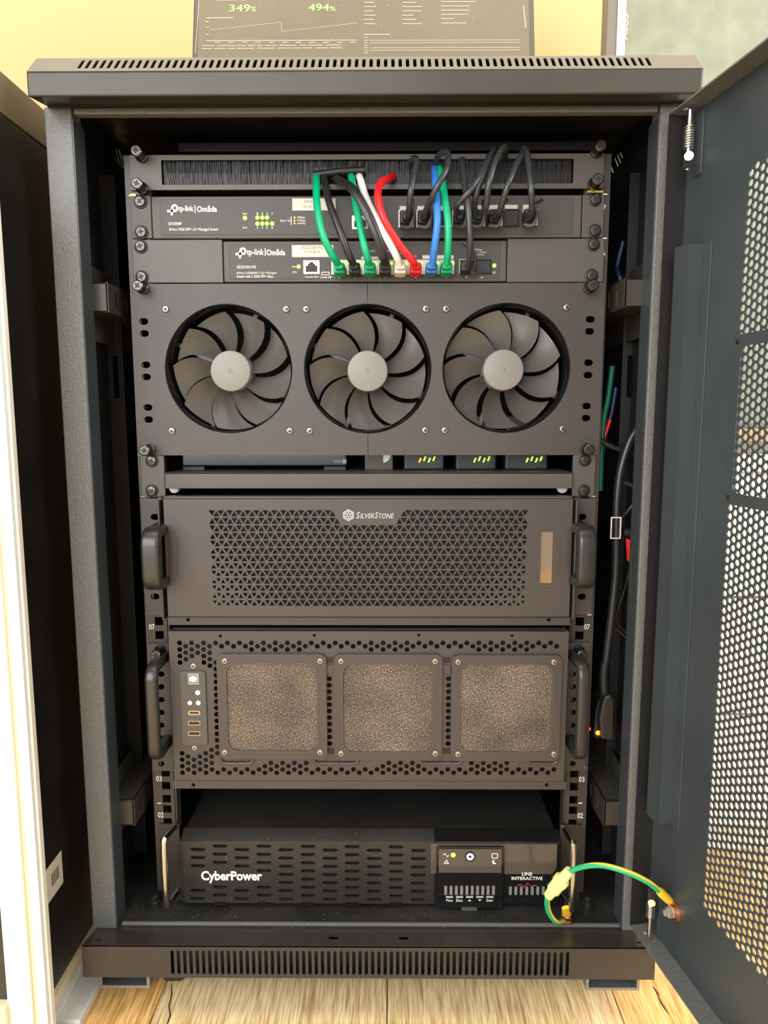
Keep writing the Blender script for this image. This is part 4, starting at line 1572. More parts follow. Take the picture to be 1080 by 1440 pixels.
lettering(sv, 'TONE', 532.5, 722, 554, 729, SVY - 0.0003, 'print_grey', shear=0.25, bold=0.01)

# ------------------------------------------------------------------ server with three filter frames
HVY = -0.022
hv = thing('server', (0, 0.1, Z0 - 14.2 * UNIT), 'black rack server with a honeycomb front and three square dusty fan filters', 'server')
r = rect(241, 888, 796.5, 1098, HVY)
hexes = []
dxh, dzh = 8.42, 9.12
ctl = (250, 937, 296, 1051)


def in_mask(px, py):
    if ctl[0] < px < ctl[2] and ctl[1] < py < ctl[3]:
        return False
    if 900 < py < 911 and 250 < px < 786:
        return True
    if px < 300 and 900 < py < 935:
        return not (262 < px < 280 and py > 926)
    if 286 < px < 304 and 930 < py < 1062:
        return True
    if px < 302 and 1056 < py < 1090:
        return not (262 < px < 282 and py < 1062)
    if 1078 < py < 1090 and 250 < px < 784:
        return True
    if 1070 < py < 1090 and (362 < px < 432 or 532 < px < 592 or 658 < px < 724):
        return True
    if 911 <= py < 917 and (346 < px < 432 or 512 < px < 586 or 664 < px < 742):
        return True
    if 950 < py < 1046 and (461 < px < 469 or 623 < px < 633):
        return True
    return False


k = 0
px = 252.5
while px < 788:
    j = 0
    while True:
        py = 904.3 + j * dzh + (dzh / 2 if k % 2 else 0)
        if py > 1092:
            break
        if in_mask(px, py):
            shift = (1000 - py) * 0.0
            c = at(px + (py - 904) * 0.022 * (1 if px < 520 else 1) * (518 - px) / 260, py, HVY)
            hexes.append(ngon(c.x, c.z, 0.00305, 0.00305, 6))
        j += 1
    px += dxh
    k += 1
for px, py in ((310, 894.5), (442, 893.5), (589, 893), (720, 894)):
    c = at(px, py, HVY)
    hexes.append(ngon(c.x, c.z, 0.0018, 0.0018, 10))
cp_ = rect(255, 943.5, 291, 1047, HVY)
m = MB()
m.plate([(r[0], r[2]), (r[1], r[2]), (r[1], r[3]), (r[0], r[3])], hexes, front(HVY), 0.0, 0.0015)
m.build('honeycomb_front', 'server_black', hv)
m = MB()
m.box(r[0] + 0.0005, r[1] - 0.0005, HVY + 0.012, 0.32, r[2] - 0.006, r[3])
m.build('chassis', 'grille_dark', hv, 0.001)
for q in ((241, 888, 244, 1098), (793.5, 888, 796.5, 1098)):
    rr = rect(*q, HVY)
    MB().box(rr[0], rr[1], HVY + 0.0015, 0.0, rr[2], rr[3]).build('side_edge', 'server_black', hv, 0.0004)
q = rect(244, 1098.5, 796, 1109.5, HVY + 0.002)
hl = [ngon(at(px, py, HVY + .002).x, at(px, py, HVY + .002).z, 0.0022, 0.0022, 12) for px, py in ((272, 1104), (769, 1104))]
MB().plate([(q[0], q[2]), (q[1], q[2]), (q[1], q[3]), (q[0], q[3])], hl, front(HVY + 0.002), 0, 0.004).build('lower_edge', 'server_black', hv)
# filter frames
for fx, ix_ in (((306.5, 920, 459.5, 1068), (318.5, 932.5, 446.5, 1057)), ((470, 920.5, 621.5, 1069.5), (481.5, 933, 609.5, 1058.5)),
                ((634.5, 921.5, 788.5, 1070.5), (646.5, 934, 776.5, 1058.5))):
    fo = rect(*fx, HVY - 0.004)
    fi = rect(*ix_, HVY - 0.004)
    m = MB()
    m.plate(rrect(*fo, 0.007, 5), [rrect(*fi, 0.012, 7)], front(HVY - 0.004), 0, 0.0039)
    fr = m.build('filter_frame', 'server_black', hv)
    m = MB()
    e = 0.0006
    m.plate(rrect(fi[0] - e, fi[1] + e, fi[2] - e, fi[3] + e, 0.0125, 7), [rrect(fi[0] + e, fi[1] - e, fi[2] + e, fi[3] - e, 0.0115, 7)], front(HVY - 0.0044), 0, 0.002)
    m.build('frame_lip', 'panel_dark', fr)
    MB().box(fi[0] - 0.002, fi[1] + 0.002, HVY - 0.0022, HVY - 0.0012, fi[2] - 0.002, fi[3] + 0.002).build('filter_gauze', 'filter_gauze', fr)
    for sx in (fx[0] + 9.5, fx[2] - 9.5):
        for sy_ in (fx[1] + 9.5, fx[3] - 10):
            place(GOLD_SCREW, 'screw', fr, at(sx, sy_, HVY - 0.004), random.uniform(0, 1.5))
# pressed tabs under the frames and clips between them
for a, b in ((310, 356), (441, 504), (590, 650), (741, 784)):
    p0, p1 = at(a, 1071.5, HVY - 0.002), at(b, 1073, HVY - 0.002)
    MB().tube(spline([at(a, 1066, HVY), at(a + 2, 1071.5, HVY - 0.002), at(a + 8, 1073.5, HVY - 0.002), at(b - 8, 1073.5, HVY - 0.002), at(b - 2, 1071.5, HVY - 0.002), at(b, 1066, HVY)], 5),
              0.0016, 8).build('pressed_tab', 'server_black', hv, smooth=True)
for px in (464.8, 627.8):
    for py in (928, 1056):
        MB().box(*rect(px - 5, py - 4, px + 5, py + 4, HVY)[:2], HVY - 0.0004, HVY, *rect(px - 5, py - 4, px + 5, py + 4, HVY)[2:]).build('clip_slot', 'deep_black', hv)
    rr = rect(px - 6, 935, px + 6, 946, HVY)
    MB().box(rr[0], rr[1], HVY - 0.0015, HVY, rr[2], rr[3]).build('clip', 'server_black', hv, 0.0005)
# front control strip
cs = MB().prism(rrect(*cp_, 0.0025, 4), front(HVY), -0.0022, 0.0).build('control_strip', 'panel_dark', hv, 0.0006)
cy_ = HVY - 0.0022
rr = rect(264, 947, 280.5, 963, cy_)
MB().box(rr[0], rr[1], cy_ - 0.0008, cy_, rr[2], rr[3]).build('power_button', 'zinc', cs, 0.0005)
c = at(271.5, 955, cy_ - 0.001)
MB().prism(ngon(c.x, c.z, 0.0040, 0.0026, 12, 0.3), front(cy_ - 0.0012), 0, 0.0004).build('button_light', 'led_white', cs)
rr = rect(263, 970.5, 270.5, 978, cy_)
MB().box(rr[0], rr[1], cy_ - 0.0006, cy_, rr[2], rr[3]).build('reset_button', 'panel_dark', cs, 0.0004)
led(cs, 278, 974, cy_, 3.4, 'led_blue')
led(cs, 267, 988.5, cy_, 3.0, 'led_blue')
led(cs, 278.8, 988.5, cy_, 3.0, 'led_white')
for i, py in enumerate((1002, 1016.5, 1031)):
    rr = rect(265, py - 3.2, 282, py + 3.2, cy_)
    m = MB()
    t_ = 0.0009
    if i == 0:
        m.plate(rrect(*rr, 0.0016, 4), [rrect(rr[0] + 2 * t_, rr[1] - 2 * t_, rr[2] + 1.6 * t_, rr[3] - 1.6 * t_, 0.0006, 4)], front(cy_), -0.001, 0)
    else:
        m.plate([(rr[0], rr[2]), (rr[1], rr[2]), (rr[1], rr[3]), (rr[0], rr[3])],
                [[(rr[0] + t_, rr[2] + t_), (rr[1] - t_, rr[2] + t_), (rr[1] - t_, rr[3] - t_), (rr[0] + t_, rr[3] - t_)]], front(cy_), -0.001, 0)
    sk = m.build('usb_socket', 'sfp_metal', cs)
    MB().box(rr[0] + t_, rr[1] - t_, cy_ - 0.0003, cy_ - 0.0001, rr[2] + t_, rr[3] - t_).build('socket_inside', 'deep_black', sk)
for py in (936.5, 1051.5):
    screw(GOLD_SCREW, cs, 272 + (py - 936) * 0.015, py, HVY)
for s_, ear, hnd, th in ((-1, (211, 905, 240.5, 1084), (206.5, 935, 224, 1073), (226, 914)), (1, (797, 904, 826, 1084), (810, 932, 827.5, 1073), (813, 914))):
    rr = rect(*ear, 0)
    hl = []
    for i in range(8):
        p = at((ear[0] + ear[2]) / 2 + (1 if s_ < 0 else -6), 948 + i * 18, 0)
        hl.append(oval(p.x, p.z, 0.0075, 0.0065, 5))
    m = MB()
    m.plate([(rr[0], rr[2]), (rr[1], rr[2]), (rr[1], rr[3]), (rr[0], rr[3])], hl, front(0), 0, 0.0024)
    m.build('ear', 'server_black', hv)
    h = rect(*hnd, -0.045)
    handle(hv, h, -0.045, 0.0, 0.0055)
    screw(THUMB_SCREW, hv, *th, 0.0)

# ------------------------------------------------------------------ UPS at the bottom
UY = -0.0135
up = thing('power_supply_unit', (0, 0.1, bz1 - 0.010), 'black backup power unit with slotted grille and small display at the bottom of the rack', 'power supply')
u0 = rect(253, 1184, 611, 1282, UY)
u1_ = rect(611, 1184, 788, 1278, UY)
utop = u0[3]
ubot = bz1 - 0.004
hl = []
for c_ in range(11):
    px = 278.3 + 31.0 * c_
    rows_ = 8 if c_ % 2 else 7
    y0_ = 1189.6 if c_ % 2 else 1194.6
    y0_ += c_ * 0.15
    for i in range(rows_):
        if c_ in (0, 1, 2, 3) and ((c_ % 2 == 0 and i in (3, 4)) or (c_ % 2 == 1 and i in (3, 4))):
            if c_ < 3 or i == 4:
                continue
        py = y0_ + i * 11.5
        if py > 1278:
            continue
        c = at(px, py, UY)
        w, h = 0.0093, 0.0021
        hl.append([(c.x - w, c.z), (c.x - w * .68, c.z - h), (c.x + w * .68, c.z - h), (c.x + w, c.z), (c.x + w * .68, c.z + h), (c.x - w * .68, c.z + h)])
m = MB()
m.plate([(u0[0] + 0.004, ubot), (u0[1], ubot), (u0[1], utop), (u0[0] + 0.004, utop)], hl, front(UY), 0, 0.003)
m.build('front_grille', 'ups_black', up)
# bezel shell: sloping top edge, side cheeks
bz_ = utop
back = 0.016
zs = at(520, 1164, UY + back).z
m = MB()
m.prism([(UY, bz_), (UY + back, zs), (UY + back, ubot), (UY + 0.006, ubot), (UY + 0.006, bz_ - 0.003)], lambda a, b, t: (t, a, b), u0[0] + 0.002, u0[1])
m.build('bezel_top', 'ups_black', up, 0.0006)
MB().box(u0[0], u0[0] + 0.0045, UY + 0.0008, UY + back, ubot, bz_).build('bezel_cheek', 'ups_black', up, 0.003, seg=3)
m = MB()
m.prism([(UY, bz_), (UY + back, zs), (UY + back, ubot), (UY, ubot)], lambda a, b, t: (t, a, b), u1_[0], u1_[1])
m.build('control_side', 'gloss_black', up, 0.001)
zc_ = zs
MB().box(u0[0] + 0.004, u1_[1] - 0.004, UY + back, 0.36, ubot, zc_ - 0.001).build('casing', 'ups_black', up, 0.001)
# glossy upper strip and the display module
yy_ = UY - 0.0004
rr = rect(606, 1187, 783, 1229, yy_)
pts = [(rr[0], rr[2]), (at(776, 1229, yy_).x, rr[2]), (rr[1], at(700, 1220, yy_).z), (rr[1], rr[3]), (rr[0], rr[3])]
MB().prism(pts, front(yy_), 0, 0.0005).build('gloss_strip', 'ups_screen', up)
rr = rect(613.5, 1191, 708.5, 1277, yy_ - 0.003)
dm = MB().prism(rrect(*rr, 0.003, 4), front(yy_ - 0.003), 0, 0.0032).build('display_module', 'gloss_black', up, 0.0006)
dy_ = yy_ - 0.003
rr = rect(617, 1194, 705, 1227, dy_)
MB().box(rr[0], rr[1], dy_ - 0.0004, dy_, rr[2], rr[3]).build('screen', 'ups_screen', dm)
dy_ -= 0.0005
led(dm, 637.3, 1202.3, dy_, 3.4)
c = at(661, 1204, dy_)
MB().lathe([(0.0058, 0), (0.0058, 0.0008), (0.0046, 0.0010)], (c.x, dy_, c.z), (0, -1, 0), 24).build('power_button', 'gloss_black', dm, smooth=True)
m = MB()
m.plate(ngon(c.x, c.z, 0.0040, 0.0040, 20), [ngon(c.x, c.z, 0.0019, 0.0019, 14)], front(dy_ - 0.0012), 0, 0.0002)
m.build('power_symbol', 'led_white', dm)
# small symbols: wave, warning triangle, battery, moon
m = MB()
c = at(627.5, 1202.5, dy_)
pts = [Vector((c.x + (k / 12 - 0.5) * 0.006, dy_, c.z + 0.0018 * math.sin(2 * PI * k / 12))) for k in range(13)]
m.tube(pts, 0.00035, 6)
m.build('wave_symbol', 'print_white', dm)
c = at(627.7, 1212, dy_)
tri = lambda s: [(c.x + s * math.cos(a), c.z - 0.0006 + s * math.sin(a)) for a in (PI / 2, PI / 2 + 2 * PI / 3, PI / 2 + 4 * PI / 3)]
m = MB()
m.plate(tri(0.0034), [tri(0.0020)], front(dy_), -0.0001, 0)
m.build('warning_symbol', 'print_white', dm)
rr = rect(691.5, 1200, 700, 1207, dy_)
m = MB()
m.plate(rrect(*rr, 0.001, 3), [rrect(rr[0] + .0007, rr[1] - .0007, rr[2] + .0007, rr[3] - .0007, 0.0006, 3)], front(dy_), -0.0001, 0)
m.build('battery_symbol', 'print_white', dm)
c = at(695.5, 1212, dy_)
moon = [(c.x + 0.0027 * math.cos(a), c.z + 0.0027 * math.sin(a)) for a in [0.9 + k * (2 * PI - 1.9) / 14 for k in range(15)]]
moon += [(c.x + 0.0011 + 0.0021 * math.cos(a), c.z + 0.0010 + 0.0021 * math.sin(a)) for a in [2 * PI - 1.1 - k * (2 * PI - 2.5) / 10 for k in range(1, 10)]]
MB().prism(moon, front(dy_), -0.0001, 0).build('moon_symbol', 'print_white', dm)
for k in range(10):
    px = 626.7 + k * 7.45
    rr = rect(px - 1.9, 1245.5, px + 1.9, 1257.5, dy_)
    MB().box(rr[0], rr[1], dy_ - 0.0012, dy_, rr[2], rr[3]).build('rib', 'rib_grey', dm)
for k in range(5):
    px = 632 + k * 14.2
    rr = rect(px - 5, 1260, px + 5, 1262, dy_)
    MB().box(rr[0], rr[1], dy_ - 0.0008, dy_, rr[2], rr[3]).build('key', 'print_grey', dm)
    if k in (2, 3):
        c = at(px, 1266, dy_)
        s_ = 1 if k == 2 else -1
        MB().prism([(c.x - .0018, c.z - s_ * .001), (c.x + .0018, c.z - s_ * .001), (c.x, c.z + s_ * .001)], front(dy_ - .0001), 0, 0.0001).build('arrow_symbol', 'print_white', dm)
    else:
        text('lettering', ('Menu', 'Esc', '', '', 'Enter')[k], rect(px - 4.5, 1264, px + 4.5, 1268, dy_), dy_, 'print_white', dm)
rr = rect(649, 1276, 671, 1280.5, dy_)
MB().box(rr[0], rr[1], dy_ - 0.001, dy_ + 0.002, rr[2], rr[3]).build('release_tab', 'panel_dark', dm, 0.0004)
for k in range(7):
    px = 717.5 + k * 7.7
    rr = rect(px - 1.8, 1246.5, px + 1.8, 1257.5, UY)
    MB().box(rr[0], rr[1], UY - 0.0012, UY, rr[2], rr[3]).build('rib', 'rib_grey', up)
lettering(up, 'LINE', 734, 1226.5, 748.5, 1231.3, yy_ - 0.0002, bold=0.012)
lettering(up, 'INTERACTIVE', 719.5, 1233, 763, 1237.5, yy_ - 0.0002, bold=0.012)
pts = []
for k in range(41):
    t = k / 40
    amp = 0.0026 * math.exp(-((t - 0.45) / 0.28) ** 2)
    p = at(728 + 27 * t, 1245, yy_ - 0.0014)
    pts.append(p + Vector((0, 0, amp * math.sin(2 * PI * t * 2.3))))
MB().tube(pts, 0.0004, 6).build('red_wave', 'print_red', up)
lettering(up, 'CyberPower', 283, 1225, 368.5, 1242, UY - 0.0004, bold=0.03)
# rack ears and chrome pull handles
for s_, ear, hp in ((-1, (226, 1159, 254, 1272), [(246, 1162, 0.0), (234, 1177, -0.035), (230.5, 1190, -0.042), (234, 1262, -0.042), (236.5, 1271, -0.035), (249, 1254, 0.0)]),
                    (1, (786, 1160, 817, 1275), [(794, 1165, 0.0), (804, 1184, -0.035), (806.5, 1194, -0.042), (803, 1268, -0.042), (801.5, 1278, -0.035), (790, 1258, 0.0)])):
    rr = rect(*ear, 0)
    p = at(520, 1200, 0)
    m = MB()
    m.plate([(rr[0], rr[2]), (rr[1], rr[2]), (rr[1], rr[3]), (rr[0], rr[3])],
            [oval((rr[0] + rr[1]) / 2 + s_ * 0.006, p.z, 0.009, 0.0065, 5), oval((rr[0] + rr[1]) / 2 + s_ * 0.006, p.z - 0.032, 0.009, 0.0065, 5)], front(0.0), 0, 0.0024)
    m.build('ear', 'ups_black', up)
    MB().tube(spline([at(*q) for q in hp], 6), 0.0036, 12).build('pull_handle', 'chrome', up, smooth=True)

# ------------------------------------------------------------------ grounding lead from the cabinet floor to the door
g0 = on_z(797, 1295, bz1 - 0.008)
g1 = Vector(dpt(gu, gz, -0.0058))
pts = [g0 + Vector((-0.004, -0.002, 0.002)), at(783, 1297, -0.052), at(772, 1284, -0.056), at(769, 1266, -0.060), at(774, 1252, -0.064)]
pts2 = [at(798, 1228, -0.072), at(815, 1220, -0.080), at(845, 1217, -0.092), at(880, 1226, -0.102), at(910, 1240, -0.106), at(928, 1254, -0.104)]
gl = thing('grounding_lead', g0, 'green and yellow grounding lead with a pale inline connector, bolted to the open door', 'cable')
MB().tube(spline(pts, 8), 0.0027, 10).build('lead', 'ground_green', gl, smooth=True)
MB().tube(spline(pts2, 8), 0.0027, 10).build('lead', 'ground_green', gl, smooth=True)
off = Vector((0.0006, -0.0006, 0.0016))
MB().tube([p + off for p in spline(pts2, 8)], 0.0017, 8).build('yellow_stripe', 'ground_yellow', gl, smooth=True)
MB().tube([p + Vector((0.0016, -0.0006, 0.0004)) for p in spline(pts, 8)], 0.0016, 8).build('yellow_stripe', 'ground_yellow', gl, smooth=True)
a, b = at(771, 1260, -0.062), at(801, 1224, -0.074)
prof = [(0, 0.0050), (0.22, 0.0056), (0.24, 0.0072), (0.5, 0.0072), (0.52, 0.0082), (0.66, 0.0082), (0.68, 0.0058), (1, 0.0048)]
MB().tube([a + (b - a) * t for t, _ in prof], [q for _, q in prof], 12).build('inline_connector', 'connector_yellow', gl, smooth=False)
a, b = at(926, 1252, -0.104), at(943, 1268, -0.098)
MB().tube([a, a + (b - a) * 0.15, a + (b - a) * 0.85, b], [0.0034, 0.0044, 0.0044, 0.0036], 10).build('sleeve', 'ground_yellow', gl, smooth=True)
MB().tube([b, (b + g1) / 2, g1], [0.0028, 0.0032, 0.0042], 10, flat=0.4).build('ring_terminal', 'port_metal', gl, smooth=True)
m = MB()
m.lathe([(0.0085, 0), (0.0085, 0.002), (0.0066, 0.0024), (0.0066, 0.007), (0.003, 0.009)], g0, (0, 0, 1), 6)
m.build('floor_stud', 'copper', gl)
a = at(795, 1276, -0.045)
MB().tube([a, g0 + Vector((0, 0, 0.006))], [0.0042, 0.0052], 8, flat=0.5).build('sleeve', 'ground_yellow', gl)

# ------------------------------------------------------------------ cables in the right-hand side of the cabinet
pc = cable('power_cable', [(897, 603, 0.02), (885, 622, 0.02), (873, 660, 0.02), (868, 700, 0.02), (866.5, 745, 0.02), (866, 800, 0.02), (861, 855, 0.02), (853, 920, 0.02), (849, 950, 0.02), (848, 965, 0.02), (851, 980, 0.02)],
           0.0046, 'cable_black', 'thick black power cord hanging down the right side inside the cabinet', 'cable')
MB().tube(spline([at(850.5, 931, 0.02), at(848.5, 955, 0.02), at(851, 982, 0.02)], 6), [0.0052] * 13, 10).build('strain_relief', 'black_rubber', pc, smooth=True)
rr = rect(858.5, 727, 873, 757.5, 0.014)
m = MB()
m.plate([(rr[0], rr[2]), (rr[1], rr[2]), (rr[1], rr[3]), (rr[0], rr[3])], [[(rr[0] + .0012, rr[2] + .0012), (rr[1] - .0012, rr[2] + .0012), (rr[1] - .0012, rr[3] - .0012), (rr[0] + .0012, rr[3] - .0012)]],
        front(0.014), -0.001, 0.0006)
m.build('cord_label_clip', 'sticker', pc)
rr = rect(833, 978, 848, 1040, 0.015)
rb = rect(846, 978, 864, 1040, 0.008)
pw = thing('power_plug', at(848, 1040, 0.02), 'black angular plug with an orange light, hanging beside the lower server', 'plug')
y_p = 0.008
poly = [(846, 1040), (843.5, 1012), (847, 992), (851, 980), (858, 977), (864, 984), (863, 1042)]
MB().prism([(at(px, py, y_p).x, at(px, py, y_p).z) for px, py in poly], front(y_p), 0, 0.03).build('body', 'ups_black', pw, 0.002)
poly = [(834, 1034), (838, 1000), (842, 985), (849, 980), (848, 1036), (840, 1040)]
MB().prism([(at(px, py, y_p + 0.012).x, at(px, py, y_p + 0.012).z) for px, py in poly], front(y_p + 0.012), 0, 0.022).build('plug_face', 'black_rubber', pw, 0.001)
led(pw, 841, 1030.5, y_p + 0.008, 3.6, 'led_orange')
led(pw, 828.5, 1025, y_p + 0.0, 2.6, 'led_red')
for i, (nm, mtl, pts, rad, lb) in enumerate((
        ('network_cable', 'cable_dark_green', [(861, 515, 0.05), (855, 560, 0.05), (849, 590, 0.05), (846, 630, 0.05), (844, 690, 0.05)], 0.0032, 'dark green network cable running down beside the right rail'),
        ('network_cable', 'cable_dark_blue', [(866, 545, 0.06), (860, 580, 0.06), (853, 605, 0.06), (848, 640, 0.06)], 0.0026, 'thin blue network cable behind the green one, right of the fan panel'),
        ('network_cable', 'cable_red', [(858, 590, 0.055), (851, 612, 0.055), (847, 622, 0.055), (846, 640, 0.06)], 0.0022, 'short bit of red cable right of the fan panel'),
        ('network_cable', 'cable_dark_blue', [(876, 340, 0.06), (868, 375, 0.06), (872, 392, 0.05), (880, 420, 0.06)], 0.0026, 'dark blue cable bending behind the upper right bracket'),
        ('thin_wire', 'cable_grey', [(893, 706, 0.03), (880, 722, 0.03), (868, 734, 0.026)], 0.0016, 'thin grey wire joining the power cord at its white clip'),
        ('thin_wire', 'cable_grey', [(858, 880, 0.03), (872, 889, 0.03), (888, 904, 0.03)], 0.0013, 'thin wire branching off the lower power cord'),
        ('thin_wire', 'cable_black', [(886, 798, 0.026), (878, 830, 0.03), (868, 860, 0.03), (868, 876, 0.03), (888, 898, 0.03)], 0.0012, 'thin black wire hanging below the red tag'),
        ('thin_wire', 'cable_black', [(842, 618, 0.03), (865, 630, 0.03), (893, 638, 0.03)], 0.0030, 'black cable crossing level behind the power cord'),
        ('thin_wire', 'cable_grey', [(873, 676, 0.026), (882, 680, 0.026), (893, 684, 0.026)], 0.0024, 'short grey stub beside the bend of the power cord'))):
    t = thing(nm, at(*pts[-1]), lb, 'cable')
    MB().tube(spline([at(*p) for p in pts], 8), rad, 10).build('cord', mtl, t, smooth=True)
rt = thing('red_tag', at(886, 795, 0.016), 'small red tag hanging from a black plug right of the triangle grille', 'tag')
poly = [(880.5, 757), (892, 762), (893, 796), (882, 788)]
MB().prism([(at(px, py, 0.016).x, at(px, py, 0.016).z) for px, py in poly], front(0.016), 0, 0.0006).build('tag_card', 'red_tag', rt)
MB().tube([at(877, 748, 0.02), at(886, 749, 0.02), at(895, 751, 0.02)], [0.0044, 0.0058, 0.0052], 10).build('tag_plug', 'black_rubber', rt, smooth=True)

# ------------------------------------------------------------------ screens behind the cabinet
mn = thing('monitor', (0, 0.37, topz), 'wide dark monitor on top of the cabinet showing a dashboard with green percentages', 'monitor')
tilt = math.radians(13)
MY = 0.33
cz_m = at(511, 78, MY)
BL, BR = at(268.5, 78, MY), at(753.5, 78, MY)


def mon(a, b, t):
    """a across, b up the tilted screen from its lower edge, t backwards"""
    return (a, MY + b * math.sin(tilt) + t * math.cos(tilt), BL.z - 0.022 + b * math.cos(tilt) - t * math.sin(tilt))


def mon_ab(px, py):
    nrm = Vector((0, -math.cos(tilt), math.sin(tilt)))
    d = ray(px, py)
    p0 = Vector(mon(0, 0, 0))
    p = CAM + d * ((p0 - CAM).dot(nrm) / d.dot(nrm))
    v = p - p0
    return p.x, v.dot(Vector((0, math.sin(tilt), math.cos(tilt))))


MH = 0.33
MB().prism([(BL.x, 0), (BR.x, 0), (BR.x, MH), (BL.x, MH)], mon, 0.0, 0.028).build('bezel', 'monitor_bezel', mn, 0.002)
MB().prism([(BL.x + 0.008, 0.020), (BR.x - 0.008, 0.020), (BR.x - 0.008, MH - 0.008), (BL.x + 0.008, MH - 0.008)], mon, -0.0006, 0.001).build('screen', 'monitor_screen', mn)
sx_ = (BL.x + BR.x) / 2
zz_ = BL.z
MB().box(sx_ - 0.035, sx_ + 0.035, 0.385, 0.405, topz + 0.008, BL.z + 0.06).build('stand_neck', 'monitor_bezel', mn, 0.002)
MB().box(sx_ - 0.12, sx_ + 0.12, 0.28, 0.46, topz, topz + 0.010).build('stand_foot', 'monitor_bezel', mn, 0.003)


def screen_text(body, px0, py0, px1, py1, material):
    o = text('lettering', body, (0, 1, 0, 1), 0, material, mn)
    a0, b0 = mon_ab(px0, py1)
    a1, b1 = mon_ab(px1, py0)
    po = parent_origin(mn)
    for v in o.data.vertices:
        x, z = v.co.x + po.x, v.co.z + po.z
        v.co = Vector(mon(a0 + (a1 - a0) * x, b0 + (b1 - b0) * z, -0.0009)) - po
    return o


screen_text('349', 322.5, 7, 352, 17, 'screen_green')
screen_text('%', 353, 9.5, 360.5, 16.5, 'screen_green')
screen_text('494', 434, 6, 463, 16, 'screen_green')
screen_text('%', 464, 9.5, 472, 16, 'screen_green')
m = MB()


def dash(px0, py0, px1, py1, w=0.0006):
    a, b = mon_ab(px0, py0), mon_ab(px1, py1)
    d = (Vector(b) - Vector(a)).normalized() if a != b else Vector((1, 0))
    nn = Vector((-d.y, d.x)) * w
    q = [(a[0] - nn.x, a[1] - nn.y), (b[0] - nn.x, b[1] - nn.y), (b[0] + nn.x, b[1] + nn.y), (a[0] + nn.x, a[1] + nn.y)]
    m.prism(q, mon, -0.0009, -0.0006)


dash(280, 0, 275, 76, 0.0004)
dash(296, 43, 396, 32, 0.0003)
dash(396, 32, 396, 45, 0.0003)
dash(396, 45, 503, 33, 0.0003)
dash(290, 58, 502, 57, 0.0005)
for k in range(11):
    dash(302 + k * 19, 60.3, 310 + k * 19, 60, 0.0005)
for py in (65, 69):
    px = 284
    while px < 478:
        w = random.uniform(8, 26)
        dash(px, py + (284 - px) * 0.006, px + w, py + (284 - px) * 0.006, 0.0005)
        px += w + random.uniform(2, 5)
dash(290, 26, 328, 25.5, 0.0006)
for py in (31, 39, 49):
    dash(289, py, 294, py, 0.0005)
dash(304, 0.5, 346, 0.3, 0.0008)
for k in range(6):
    py = 4 + k * 6
    dash(512, py, 512 + random.uniform(12, 22), py, 0.0005)
    dash(566, py, 566 + random.uniform(12, 28), py, 0.0005)
    dash(620, py - 1, 620 + random.uniform(12, 52), py - 1, 0.0005)
dash(512, 49, 548, 49, 0.0006)
for k, py in enumerate((53, 57.5, 61, 64.5, 68, 71.5, 75)):
    dash(512, py, 517, py, 0.0005)
    if k in (1, 2, 4, 5):
        dash(519, py, 731, py - 0.8, 0.00035)
dash(736, 8, 739, 40, 0.0006)
tag(m.build('screen_marks', 'screen_line', mn), kind='stuff')

PY = 0.33
pm = thing('portrait_monitor', (0.52, PY + 0.06, 0.58), 'tall upright monitor with a greenish grey screen behind the open door', 'monitor')
x0 = at(853.5, 40, PY).x
x1 = at(867.5, 40, PY).x
x2 = at(880, 40, PY).x
z0_, z1_ = 0.615, 1.30
MB().box(x0, x0 + 0.40, PY, PY + 0.03, z0_, z1_).build('casing', 'portrait_bezel', pm, 0.002)
MB().box(x1, x2 - 0.0005, PY - 0.002, PY + 0.001, z0_ + 0.004, z1_ - 0.004).build('bezel_strip', 'portrait_edge', pm, 0.0006)
MB().box(x2, x0 + 0.392, PY - 0.001, PY + 0.001, z0_ + 0.008, z1_ - 0.008).build('screen', 'portrait_screen', pm)
MB().box(x0 + 0.17, x0 + 0.23, PY + 0.03, PY + 0.05, 0.60, 0.95).build('stand_neck', 'portrait_bezel', pm, 0.002)
MB().box(x0 + 0.08, x0 + 0.32, PY - 0.06, PY + 0.14, 0.58, 0.592).build('stand_foot', 'portrait_bezel', pm, 0.002)
rr = rect(874.5, 20, 883, 56, PY - 0.0024)
text('lettering', 'ASUS', rr, PY - 0.0024, 'print_white', pm, turn=True)

sd = thing('side_cabinet', (0.55, 0.45, 0), 'white low cabinet behind the perforated door', 'cabinet')
MB().box(0.345, 1.00, 0.20, 0.66, 0.05, 0.56).build('carcass', 'desk_white', sd, 0.002)
MB().box(0.335, 1.01, 0.19, 0.67, 0.56, 0.58).build('worktop', 'desk_white', sd, 0.002)
MB().box(0.365, 0.98, 0.22, 0.64, 0.0, 0.05).build('plinth', 'desk_white', sd, 0.001)
for k in range(3):
    dr = MB().box(0.349, 0.996, 0.182, 0.199, 0.06 + k * 0.166, 0.06 + k * 0.166 + 0.162).build('drawer', 'desk_white', sd, 0.0015)
    MB().box(0.60, 0.74, 0.170, 0.181, 0.06 + k * 0.166 + 0.12, 0.06 + k * 0.166 + 0.132).build('handle', 'zinc', dr, 0.002)

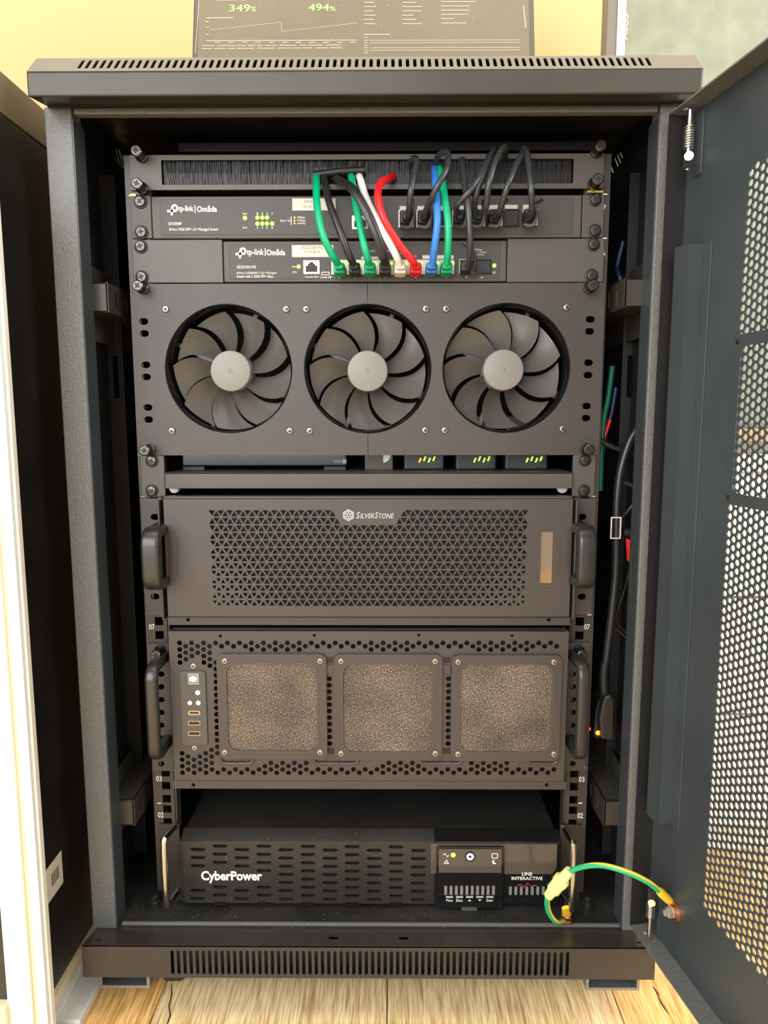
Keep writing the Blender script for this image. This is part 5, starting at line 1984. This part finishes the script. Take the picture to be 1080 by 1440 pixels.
# ------------------------------------------------------------------ tall black box and white frame at the left edge
TX = -0.335
tb = thing('tall_black_box', (TX - 0.15, 0.0, 0), 'tall glossy black panel with a barcode sticker, left of the rack cabinet', 'cabinet')
seam = on_x(40, 190, TX).z
ttop = on_x(30, 126, TX).z
p1, p2 = on_x(73, 1396, TX), on_x(129, 1304, TX)
tbot = (p1.z + p2.z) / 2
MB().box(TX - 0.30, TX, -0.10, 0.13, tbot, seam - 0.001).build('side_panel', 'tower_black', tb, 0.001)
MB().box(TX - 0.30, TX + 0.0005, -0.10, 0.13, seam + 0.001, ttop).build('top_rim', 'tower_rim', tb, 0.001)
MB().box(TX - 0.295, TX - 0.003, -0.095, 0.125, seam - 0.002, seam + 0.002).build('seam', 'deep_black', tb)
MB().box(TX - 0.30, TX + 0.006, -0.10, 0.60, tbot - 0.010, tbot).build('cream_rail', 'cream_strip', tb, 0.001)
MB().box(TX - 0.30, TX + 0.012, -0.10, 0.60, 0.012, tbot - 0.010).build('plinth', 'pale_strip', tb, 0.001)
MB().box(TX - 0.30, TX + 0.036, -0.10, 0.60, 0.0, 0.012).build('plinth_step', 'pale_strip', tb, 0.002)
q = [on_x(61, 1216, TX), on_x(61, 1273, TX), on_x(87.5, 1249, TX), on_x(88, 1205, TX)]
ya, yb_ = (q[0].y + q[1].y) / 2, (q[2].y + q[3].y) / 2
za_, zb2 = (q[0].z + q[3].z) / 2, (q[1].z + q[2].z) / 2
stk = MB().box(TX, TX + 0.0004, ya, yb_, zb2, za_).build('barcode_sticker', 'sticker', tb)
y = ya + (yb_ - ya) * 0.40
m = MB()
while y < yb_ - (yb_ - ya) * 0.2:
    w = random.choice((0.0006, 0.001, 0.0016))
    m.box(TX + 0.0004, TX + 0.0006, y, y + w, zb2 + 0.012, zb2 + 0.026)
    y += w + random.choice((0.0008, 0.0014))
tag(m.build('barcode', 'sticker_print', stk), kind='stuff')

FYW = -0.135
wf = thing('white_door_frame', (-0.34, FYW, 0), 'white plastic door frame at the left edge of the picture', 'door frame')
fr_ = at(33, 740, FYW).x
fr2 = at(72, 1415, FYW).x
xr = (fr_ + fr2) / 2 - 0.0055
lean = Matrix.Rotation(0.0, 4, 'Y')
for i, (a, b, dy, mt) in enumerate(((-0.046, -0.030, 0.010, 'white_plastic'), (-0.0305, -0.0165, 0.0, 'white_plastic'), (-0.017, -0.0105, 0.004, 'cream_strip'), (-0.011, -0.002, 0.001, 'bluish_plastic'), (-0.0025, 0.0, 0.006, 'white_plastic'))):
    MB().box(xr + a, xr + b, FYW + dy, FYW + 0.014, 0.0, 0.842).build('frame_profile', mt, wf, 0.0012, seg=3)
MB().box(xr - 0.60, xr - 0.045, FYW + 0.014, FYW + 0.020, 0.055, 0.842).build('glass_pane', 'window_glass', wf)
MB().box(xr - 0.60, xr - 0.045, FYW + 0.004, FYW + 0.03, 0.0, 0.055).build('bottom_rail', 'cream_strip', wf, 0.002)
